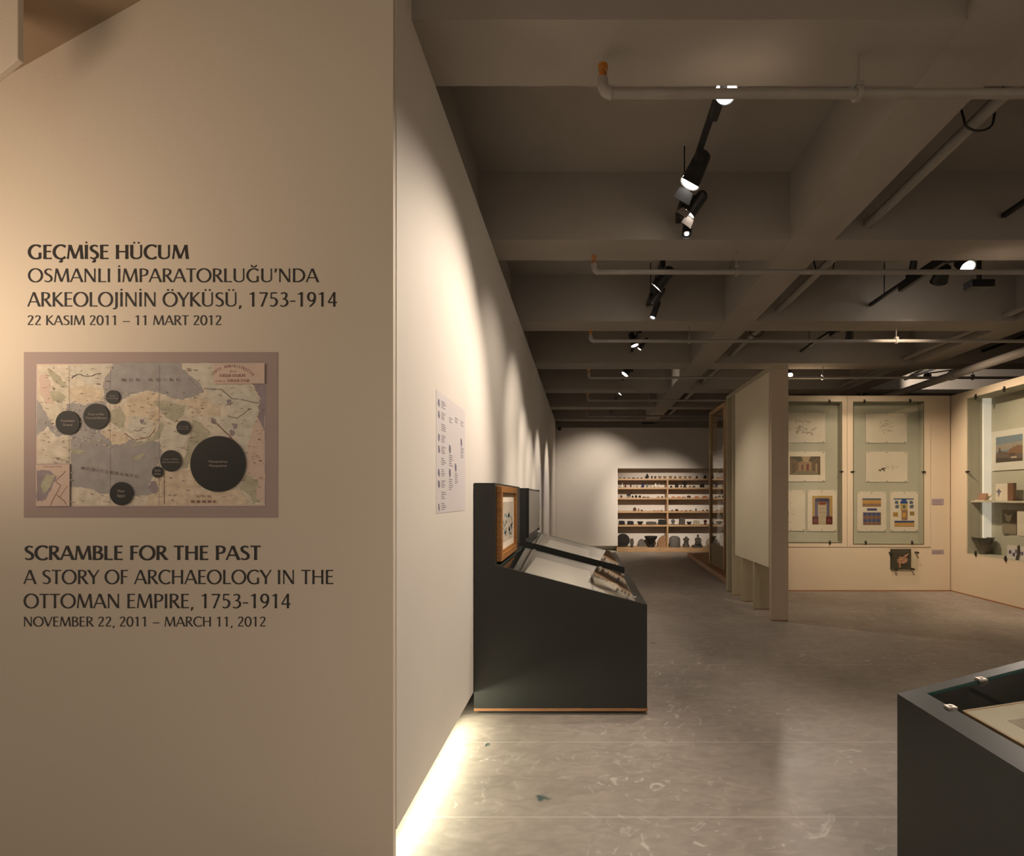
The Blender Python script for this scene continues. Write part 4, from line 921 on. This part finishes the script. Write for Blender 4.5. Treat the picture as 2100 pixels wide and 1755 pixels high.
# small glazed picture box under the right opening
pb = thing('picture_box', 'small dark picture of a carved hand behind glass, low on the display wall', 'picture', (z7(850, 0).x, DY, z7(0, 1345).z))
A, B = z7(770, 1208), z7(897, 1338)
MB().box(A.x, B.x, DY - .03, DY, B.z, A.z).build('dark_ground', mat('dark_olive_ground', (0.035, 0.032, 0.018, 1), .6), pb)
hd = MB(); hy = DY - .034
def hp(pts): hd.prism([(z7(x, y).x, hy, z7(x, y).z) for x, y in pts], (0, -.012, 0))
hp([(826, 1272), (846, 1256), (866, 1258), (874, 1276), (864, 1294), (842, 1304), (826, 1296)]); hp([(812, 1298), (824, 1296), (830, 1325), (816, 1327)])
for (xa, ya_), (xb, yb_), rr in (((850, 1258), (873, 1240), .016), ((838, 1264), (815, 1262), .016), ((832, 1274), (804, 1276), .017), ((830, 1284), (802, 1288), .016), ((832, 1294), (808, 1300), .014)):
    pa, pb_ = z7(xa, ya_), z7(xb, yb_); hd.tube((pa.x, hy - .012, pa.z), (pb_.x, hy - .014, pb_.z), rr, rr * .7, 10)
hd.build('carved_hand', mat('terracotta', (0.42, 0.22, 0.13, 1), .7, .25, 40, .5, 60), pb, bevel=.004)
G0, G1 = z7(766, 1206), z7(934, 1350)
MB().box(G0.x, G1.x, DY - .062, DY - .057, G1.z, G0.z).build('glass_pane', M_GLASS, pb)
for p in (z7(766, 1232), z7(932, 1230), z7(797, 1338), z7(905, 1336)): MB().tube((p.x, DY - .07, p.z), (p.x, DY, p.z), .017, seg=12).build('clip', M_CLIP, pb)
for nm, y0, y1 in (('upper', 885, 925), ('lower', 1213, 1241)):
    A, B = z7(1036, y0), z7(1114, y1); o = thing('wall_label', '%s lilac caption label on the cream wall right of the glazed openings' % nm, 'label', (A.x + .1, DY, B.z), 'lilac caption labels')
    MB().box(A.x, B.x, DY - .004, DY, B.z, A.z).build('card', M_LILAC, o)
    lt_ = MB()
    for k in range(5 if nm == 'upper' else 3): zz = A.z - .02 - k * .018; lt_.box(A.x + .015, B.x - .02 - .03 * (k % 2), DY - .0046, DY - .004, zz - .006, zz)
    lt_.build('text_block', mat('label_ink', (0.16, 0.12, 0.14, 1), .7), o)

# ------------------------------------------------------------------ vitrine in the right wall
def zr(x, y, X): return wx(1580 + x / 3.135, 740 + y / 3.135, X)
XB = XR + VD
gt = thing('glass_cover', 'glass cover with dark clips over the vitrine in the right wall', 'glass pane', (XR, 6.5, VZ0), 'glass covers on the display walls')
MB().box(XR - .012, XR - .006, VY0, VY1, VZ0 + .004, VZ1 - .004).build('glass_pane', M_GLASS, gt)
for (x, yv, vert) in ((1320, 230, 1), (1503, 182, 1), (1268, 712, 0), (1320, 1237, 1), (1512, 1270, 1)):
    p = zr(x, yv, XR - .01); m = MB().tube((XR - .026, p.y, p.z), (XR, p.y, p.z), .016, seg=12)
    m.box(XR - .018, XR - .004, p.y - (.010 if vert else .04), p.y + (.010 if vert else .04), p.z - (.04 if vert else .010), p.z + (.04 if vert else .010)); m.build('clip', M_CLIP, gt)
ld = thing('light_tube', 'glowing white vertical light strip in the corner of the right vitrine', 'light', (XR + .28, VY1 - .03, VZ0 + .2))
MB().box(XR + .235, XR + VD - .004, VY1 - .035, VY1 - .004, VZ0 + .19, VZ1 - .006).build('diffuser', mat('soft_diffuser', (0.74, 0.70, 0.62, 1), .6, emit=.36, ecol='#fdf3df'), ld)
MB().box(XR + .232, XR + VD - .004, VY1 - .037, VY1 - .004, VZ0 + .17, VZ0 + .19).build('end_cap', M_STEEL, ld)
sv = thing('vitrine_shelf', 'pale shelf across the right vitrine carrying small books', 'shelf', (XR + .2, 6.5, 1.47))
MB().box(XR + .05, XB - .002, VY0 + .01, VY1 - .006, 1.475, 1.50).build('board', mat('pale_shelf', (0.55, 0.5, 0.4, 1), .6), sv)
def vx(x, y, X): return zr(x, y, X)
# framed landscape on the back of the vitrine
A, B = vx(1428, 458, XB - .004), vx(1428, 708, XB - .004); yl = A.y; yr = 6.95
pc = thing('framed_landscape', 'mounted painting of a town under a blue sky in the right vitrine', 'painting', (XB, (yl + yr) / 2, B.z))
MB().box(XB - .02, XB, yr, yl, B.z, A.z).build('mount', mat('pale_mount', (0.60, 0.57, 0.5, 1), .8), pc)
iy0, iy1 = vx(1450, 500, XB - .02).y, vx(1622, 500, XB - .02).y; iz1, iz0 = vx(1450, 492, XB - .02).z, vx(1450, 655, XB - .02).z
sm = MB(); 
def sp_(pts, mi, l): sm.add([(XB - .0205 - l, iy0 + (iy1 - iy0) * u, iz0 + (iz1 - iz0) * v) for u, v in pts], [list(range(len(pts)))], mi)
sp_([(0, 0), (1, 0), (1, 1), (0, 1)], 0, 0); sp_([(0, .45), (1, .5), (1, .75), (0, .7)], 1, .0003)
sp_([(0, 0), (1, 0), (1, .38), (.8, .40), (.5, .36), (.2, .44), (.12, .42), (0, .36)], 2, .0006)
sp_([(.42, .36), (.46, .44), (.52, .43), (.55, .52), (.62, .50), (.66, .58), (.74, .55), (.80, .63), (.88, .57), (.93, .61), (1, .55), (1, .30), (.6, .28)], 3, .0009); sp_([(.1, .36), (.13, .58), (.17, .58), (.2, .36)], 4, .0010); sp_([(.5, .2), (.75, .22), (.72, .34), (.52, .33)], 4, .0012); sp_([(.55, .12), (.8, .1), (.78, .2), (.6, .2)], 5, .0013)
sp_([(0, 0), (1, 0), (1, .1), (.5, .14), (0, .2)], 6, .0014)
sm.build('painting', [cmat(c) for c in ('#6f7d86', '#8e8578', '#5d4f45', '#76573f', '#4e3a30', '#a59683', '#3f332b')], pc)
def on_wall_box(name, label, cat, x, X, z0, z1, wy, wx_, m, group='objects in the right vitrine'):
    p = vx(x, 800, X); o = MB().box(X, X + wx_, p.y - wy, p.y, z0, z1).build(name, m, bevel=.002)
    return tag(o, label, cat, group)
ZS = 1.50
ob = thing('open_book', 'small open book on a stand at the far end of the vitrine shelf', 'book', (XR + .17, 7.55, ZS), 'objects in the right vitrine')
MB().prism([(XR + .10, 7.50, ZS), (XR + .13, 7.50, ZS + .11), (XR + .14, 7.50, ZS + .108), (XR + .115, 7.50, ZS)], (0, .14, 0)).prism([(XR + .115, 7.50, ZS), (XR + .20, 7.50, ZS + .10), (XR + .21, 7.50, ZS + .095), (XR + .13, 7.50, ZS)], (0, .14, 0)).build('pages', mat('book_pages', (0.62, 0.52, 0.4, 1), .8), ob)
MB().box(XR + .06, XR + .24, 7.48, 7.66, ZS, ZS + .012).build('stand', M_PAPER, ob)
MB().prism([(XR + .085, 7.495, ZS + .012), (XR + .118, 7.495, ZS + .115), (XR + .126, 7.495, ZS + .113), (XR + .097, 7.495, ZS + .012)], (0, .15, 0)).build('cover', mat('rose_cover', (0.35, 0.18, 0.12, 1), .7), ob)
bk = thing('standing_book', 'cream and brown book standing upright on the vitrine shelf', 'book', (XR + .25, 7.1, ZS), 'objects in the right vitrine')
XK = XR + .20; ya = vx(1447, 840, XK).y; yb = vx(1524, 840, XK).y; yc = vx(1560, 840, XK).y; zt_ = vx(1447, 790, XK).z
MB().box(XK, XK + .05, yb, ya, ZS, zt_).build('cream_cover', M_PAPER, bk, bevel=.002)
MB().box(XK, XK + .05, yc, yb, ZS, zt_ + .005).build('brown_spine', mat('book_brown', (0.16, 0.07, 0.03, 1), .6, .2, 30), bk, bevel=.002)
MB().prism([(XK - .001, ya - .06 + a_, ZS + .14 + b2) for a_, b2 in ((0, .05), (.02, .02), (.05, .0), (.02, -.02), (.0, -.09), (-.02, -.02), (-.05, 0), (-.02, .02))], (.001, 0, 0)).build('emblem', M_INK, bk)
XK = XB - .03; ya = vx(1490, 1000, XK).y; yb = vx(1580, 1000, XK).y; z1 = vx(1490, 958, XK).z; z0 = vx(1490, 1108, XK).z
rl = thing('relief_plaque', 'brown plaque with a pale shell shape below the vitrine shelf', 'plaque', (XK, (ya + yb) / 2, z0), 'objects in the right vitrine')
MB().box(XK, XB, yb, ya, z0, z1).build('ground', mat('brown_board', (0.23, 0.19, 0.13, 1), .8), rl)
cyv = (ya + yb) / 2; czv = z0 + (z1 - z0) * .70
MB().prism([(XK - .0, cyv + a_, czv + b2) for a_, b2 in ((.08, .06), (.045, .0), (.03, -.05), (-.01, -.07), (-.04, -.04), (-.06, .02), (-.09, .05), (-.02, .03))], (-.02, 0, 0)).build('shell', M_PAPER, rl, bevel=.004)
XK = XR + .16; on_wall_box('white_tablet', 'white board leaning below the shelf at the right edge of the photo', 'board', 1585, XK, vx(1585, 1122, XK).z, vx(1585, 962, XK).z, .5, .03, M_PAPER)
on_wall_box('sage_riser', 'sage riser block carrying the white board in the right vitrine', 'riser', 1530, XR + .15, VZ0 + .004, vx(1530, 1122, XR + .15).z, .8, .19, M_SAGE)
XK = XR + .06
for x, nm, lab in ((1522, 'caption_card', 'white caption card left of the dark dagger in the right vitrine'), (1597, 'caption_card', 'white caption card right of the dark dagger in the right vitrine')):
    p = vx(x, 1200, XK); t = thing(nm, lab, 'card', (XK, p.y - .1, VZ0), 'caption cards in the right vitrine')
    MB().box(XK, XK + .02, p.y - .19, p.y, VZ0 + .004, VZ0 + .20).build('card', mat('card_white', (0.62, 0.58, 0.55, 1), .8), t)
    k = MB()
    for j, (a_, b2) in enumerate(((.03, .08), (.09, .05), (.13, .10))): k.box(XK - .001, XK, p.y - a_ - .04, p.y - a_, VZ0 + b2, VZ0 + b2 + .05)
    k.build('picture', mat('violet_print', (0.10, 0.08, 0.16, 1), .7), t)
p = vx(1578, 1200, XK - .01); tag(MB().prism([(XK - .02, p.y - .03, VZ0 + .004), (XK - .02, p.y, VZ0 + .01), (XK - .02, p.y - .035, VZ0 + .12), (XK - .02, p.y - .03, VZ0 + .20), (XK - .02, p.y - .055, VZ0 + .22), (XK - .02, p.y - .06, VZ0 + .10)], (.015, 0, 0)).build('dark_dagger', mat('dark_bronze', (0.05, 0.045, 0.03, 1), .4, metal=.5)), 'dark bronze dagger standing between white cards in the right vitrine', 'dagger', 'objects in the right vitrine')
XK = XR + .17; p = vx(1362, 1180, XK); w = .27
ml = MB().lathe([(.05, 0), (.055, .02), (.075, .10), (.10, .16), (.115, .19), (.135, .255), (.15, .26), (.13, .26), (.09, .17)], (XK, p.y - .02, VZ0 + .004), 20)
ml.prism([(XK - .1, p.y + .10, VZ0 + .25), (XK - .1, p.y + .15, VZ0 + .25), (XK - .1, p.y + .12, VZ0 + .14), (XK - .1, p.y + .08, VZ0 + .15)], (.05, 0, 0))
tag(ml.build('stone_mortar', IM('stone'), bevel=0), 'dark grey broken stone vessel on the floor of the right vitrine', 'vessel', 'objects in the right vitrine')

# ------------------------------------------------------------------ pipes under the beams
for k in range(6):
    yc_ = B0 + BP * k + .18; zc = 3.545; xl = .10
    t = thing('sprinkler_pipe', 'grey sprinkler pipe with upright brass head under the %s beam from the front' % (ords[k] if k else 'first'), 'pipe', (xl, yc_, zc), 'sprinkler pipes under the beams')
    MB().tube((xl + .03, yc_, zc), (8.9, yc_, zc), .022, seg=14).build('pipe', M_PIPE, t)
    MB().path([(xl + .045 - .045 * math.sin(a_), yc_, zc + .045 - .045 * math.cos(a_)) for a_ in [math.pi / 2 * i / 6 for i in range(7)]] + [(xl, yc_, zc + .07)], .027, 14).build('elbow', M_PIPE, t)
    MB().tube((xl, yc_, zc + .07), (xl, yc_, zc + .095), .014, seg=10).tube((xl, yc_, zc + .095), (xl, yc_, zc + .105), .022, .018, 6).path([(xl - .012, yc_, zc + .105), (xl - .020, yc_, zc + .118), (xl, yc_, zc + .134)], .004, 6).path([(xl + .012, yc_, zc + .105), (xl + .020, yc_, zc + .118), (xl, yc_, zc + .134)], .004, 6).tube((xl, yc_, zc + .105), (xl, yc_, zc + .134), .004, seg=6).tube((xl, yc_, zc + .134), (xl, yc_, zc + .138), .026, seg=14).build('sprinkler_head', M_BRASS, t)
    for xh in (1.36, 4.0, 6.5):
        MB().tube((xh, yc_, zc + .02), (xh, yc_, HB), .006, seg=8).tube((xh - .012, yc_, zc), (xh + .012, yc_, zc), .036, seg=14).box(xh - .02, xh + .02, yc_ - .02, yc_ + .02, zc + .03, zc + .05).build('hanger', M_PIPE, t)
cd = thing('conduit_pipe', 'slim pipe running along the left long beam through the coffers', 'pipe', (2.42, 7, 3.86))
for k in range(7):
    y0 = B0 + BP * k + BW if k >= 0 else 0; y1 = B0 + BP * (k + 1) if k < 6 else 14.5
    if y1 - y0 > .2: MB().tube((2.42, y0, 3.865), (2.42, y1, 3.865), .04, seg=14).build('pipe_run', M_PIPE, cd)
for k in range(3):
    yb_ = B0 + BP * k + .75; MB().path([(2.30, yb_, 3.97), (2.33, yb_, 3.86)] + [(2.42 - .09 * math.cos(a_), yb_, 3.85 - .06 * math.sin(a_)) for a_ in [math.pi * i / 8 for i in range(1, 9)]] + [(2.52, yb_, 3.92)], .007, 6).build('bracket', M_BLACK, cd)
bp_ = thing('round_duct', 'thick round pipe with a coupling running above the right wall', 'pipe', (5.78, 7, 3.46))
MB().tube((5.78, 2.0, 3.46), (5.78, 13.9, 3.46), .06, seg=20).build('pipe_run', M_PIPE, bp_)
for yy in (4.6, 7.6, 10.6): MB().tube((5.78, yy - .05, 3.46), (5.78, yy + .05, 3.46), .078, seg=20).build('coupling', M_PIPE, bp_)
for yy in (6.2, 10.0): MB().tube((5.72, yy, 3.5), (5.72, yy, HB), .008, seg=8).build('hanger', M_PIPE, bp_)
sp2 = thing('conduit_pipe', 'slim pipe running along the right long beam through the coffers', 'pipe', (5.15, 7, 3.86))
for k in range(6):
    y0 = B0 + BP * k + BW; y1 = B0 + BP * (k + 1); MB().tube((5.22, y0, 3.80), (5.22, y1, 3.80), .035, seg=12).build('pipe_run', M_PIPE, sp2)

# ------------------------------------------------------------------ lighting tracks and spotlights
TZ = 3.91
def track(x, k, word):
    y0 = B0 + BP * k + BW; y1 = B0 + BP * (k + 1); t = thing('lighting_track', 'black lighting track in the %s coffer of the %s row' % (ords[k] if k else 'first', word), 'track', (x, (y0 + y1) / 2, TZ), 'black lighting tracks')
    MB().box(x - .018, x + .018, y0 + .02, y1 - .02, TZ, TZ + .035).build('rail', M_BLACK, t)
    for yy in (y0 + .3, y1 - .3): MB().tube((x, yy, TZ + .03), (x, yy, HS), .006, seg=8).build('hanger', M_BLACK, t)
for k in range(6): track(.80, k, 'left')
for k in range(6): track(3.55, k, 'middle')
for k in range(2, 6): track(6.5, k, 'right')
def track_spot(label, lens, aim, r, ln, tx, watts=0, cone=50, blend=.6, colour=NEUT, barn=False, box=(.06, .22), lit=True, laim=None, lens_k=.98):
    lens = Vector(lens); aim = Vector(aim); d = (aim - lens).normalized(); back = lens - d * ln
    mid = lens - d * ln * .6
    t = thing('track_spotlight', label, 'spotlight', (tx, mid.y, TZ), 'black track spotlights')
    u = d.orthogonal().normalized()
    H_ = MB().tube(back, lens - d * .002, r * .86, r * 1.06, 20, caps=False).tube(back - d * .02, back, r * .5, r * .86, 20).tube(lens - d * .012, lens, r * 1.06, r * 1.12, 20, caps=False)
    hs = H_.build('housing', M_BLACK, t)
    L_ = MB().tube(lens - d * .012, lens - d * .008, r * lens_k, seg=24)
    if lens_k < .9: L_.tube(lens - d * .013, lens - d * .010, r * lens_k, r * 1.05, 20, 1, caps=False)
    L_.build('lens', [M_LENS, M_BLACK], hs)
    MB().box(tx - .022, tx + .022, mid.y - box[1] / 2, mid.y + box[1] / 2, TZ - box[0], TZ).build('driver_box', M_BLACK, t)
    MB().path([(tx, mid.y, TZ - box[0] + .01), (tx, mid.y, (TZ - box[0] + mid.z) / 2 + .02), mid + Vector((0, 0, r * .8))], .012, 8).build('arm', M_BLACK, t)
    if barn:
        side = d.cross(Vector((0, 0, 1))).normalized(); up = side.cross(d)
        for s in (1, -1):
            p = lens + side * s * r * 1.1; q_ = p + d * r * 1.1 + side * s * r * .5
            MB().prism([p - up * r * .8, p + up * r * .8, q_ + up * r, q_ - up * r], side * .003).build('barn_door', M_BLACK if barn == 1 else M_STEEL, hs)
    if watts: spot_light('lamp', lens + d * .01, laim or aim, watts, cone, blend, colour, r * .8)
    return t
S1 = 'left row'
P = lambda px, py, D: wp(px, py, D)
track_spot('bright track spotlight nearest the front, facing the viewer past the first pipe', P(1489, 187, 2.78), (.3, -1.2, .9), .060, .20, .80, 200, 80, .8, NEUT)
track_spot('round black spotlight with a barn door, second on the first track of the left row', P(1415, 375, 3.45), (-.785, 3.3, .5), .066, .22, .80, 400, 84, .75, NEUT, laim=(-.785, 2.62, 1.35), barn=1, box=(.05, .30))
track_spot('spotlight with a steel barn door, third on the first track of the left row', P(1412, 438, 3.74), (-.785, 4.5, 1.9), .050, .16, .80, 110, 70, .9, NEUT, barn=2)
track_spot('slim black snoot spotlight at the far end of the first track of the left row', P(1408, 482, 3.96), (.5, 3.3, .4), .038, .20, .80, 150, 60, .7, NEUT, lens_k=.45)
track_spot('black can spotlight at the near end of the second track of the left row', P(1346, 590, 5.05), (-.785, 5.8, 2.0), .062, .22, .80, 170, 60, .9, NEUT, box=(.07, .34))
track_spot('black spotlight in the middle of the second track of the left row', P(1338, 622, 5.42), (-.785, 6.8, 1.7), .048, .18, .80, 230, 40, .8, NEUT)
track_spot('slim black snoot spotlight at the far end of the second track of the left row', P(1338, 652, 5.74), (-.2, 5.6, .9), .036, .20, .80, 190, 60, .7, NEUT, lens_k=.7)
track_spot('spotlight with a large glowing lens on the third track of the left row', P(1302, 709, 6.95), (1.7, 6.6, .5), .050, .18, .80, 135, 85, .8, NEUT, box=(.07, .34))
track_spot('spotlight with a small glowing lens on the third track of the left row', P(1311, 716, 7.2), (-.785, 7.3, 1.5), .030, .18, .80, 180, 40, .8, NEUT)
track_spot('tilted glowing spotlight on the fourth track of the left row', P(1281, 768, 8.7), (-.785, 8.4, 1.6), .062, .16, .80, 250, 44, .8, NEUT)
track_spot('small spotlight on the fourth track shining onto the long beam', P(1297, 760, 8.95), (1.76, 9.2, 3.85), .032, .14, .80, 10, 50, .5, NEUT)
track_spot('small glowing spotlight on the fifth track of the left row', P(1271, 808, 10.6), (-.785, 10.6, 1.7), .040, .16, .80, 260, 44, .8, NEUT)
track_spot('small glowing spotlight on the sixth track of the left row', P(1260, 836, 12.4), (.2, 14.05, .9), .045, .16, .80, 230, 100, 1.0, NEUT)
track_spot('bright floodlight shining toward the viewer on the second track of the middle row', P(1985, 549, 4.82), (3.6, 1.2, .4), .062, .16, 3.55, 330, 85, .8, NEUT)
track_spot('dark floodlight left of the bright one on the second track of the middle row', P(1925, 577, 5.2), (4.6, 8.07, 1.7), .075, .16, 3.55, 370, 60, 1.0, WARM)
track_spot('black spotlight at the far end of the second track of the middle row', P(1868, 574, 5.4), (4.3, 7.5, .1), .04, .2, 3.55, 230, 72, 1.0, WARM)
track_spot('black spotlight on the third track of the middle row', P(1742, 692, 6.95), (4.36, 8.07, 2.8), .05, .18, 3.55, 34, 30, .9, WARM)
track_spot('paired spotlight beside the screen top on the fourth track of the middle row', P(1620, 770, 8.85), (3.4, 5.2, .3), .05, .16, 3.55, 220, 80, .8, NEUT)
track_spot('black spotlight under the lit patch of ceiling on the right row', P(1903, 771, 8.6), (7.3, 9.85, 3.9), .05, .16, 6.5, 200, 60, .5, NEUT)
tag(MB().box(4.15, 4.40, 5.2, 5.32, 3.80, 3.88).box(4.26, 4.29, 5.24, 5.28, 3.88, HS).build('driver_box', M_BLACK, bevel=.004), 'flat black box hanging from the ceiling right of the bright floodlight', 'box')
# unseen spots without fixtures for niche and right wall, plus added fill up front
spot_light('niche_lamp', (1.9, 8.6, 3.66), (2.15, 14.3, .95), 1500, 38, 1.0, NEUT, .06)
spot_light('right_wall_lamp', (4.2, 7.05, 3.72), (6.1, 6.7, 1.7), 400, 86, .9, WARM, .06)
spot_light('front_floor_fill', (1.4, -.6, 3.6), (1.2, 2.2, 0), 165, 95, .9, NEUT, .08)  # added spot that brightens the floor near the camera
spot_light('right_case_fill', (2.4, .2, 3.7), (2.0, 1.5, .8), 90, 60, .9, NEUT, .06)  # added spot that brightens the lower right desk case
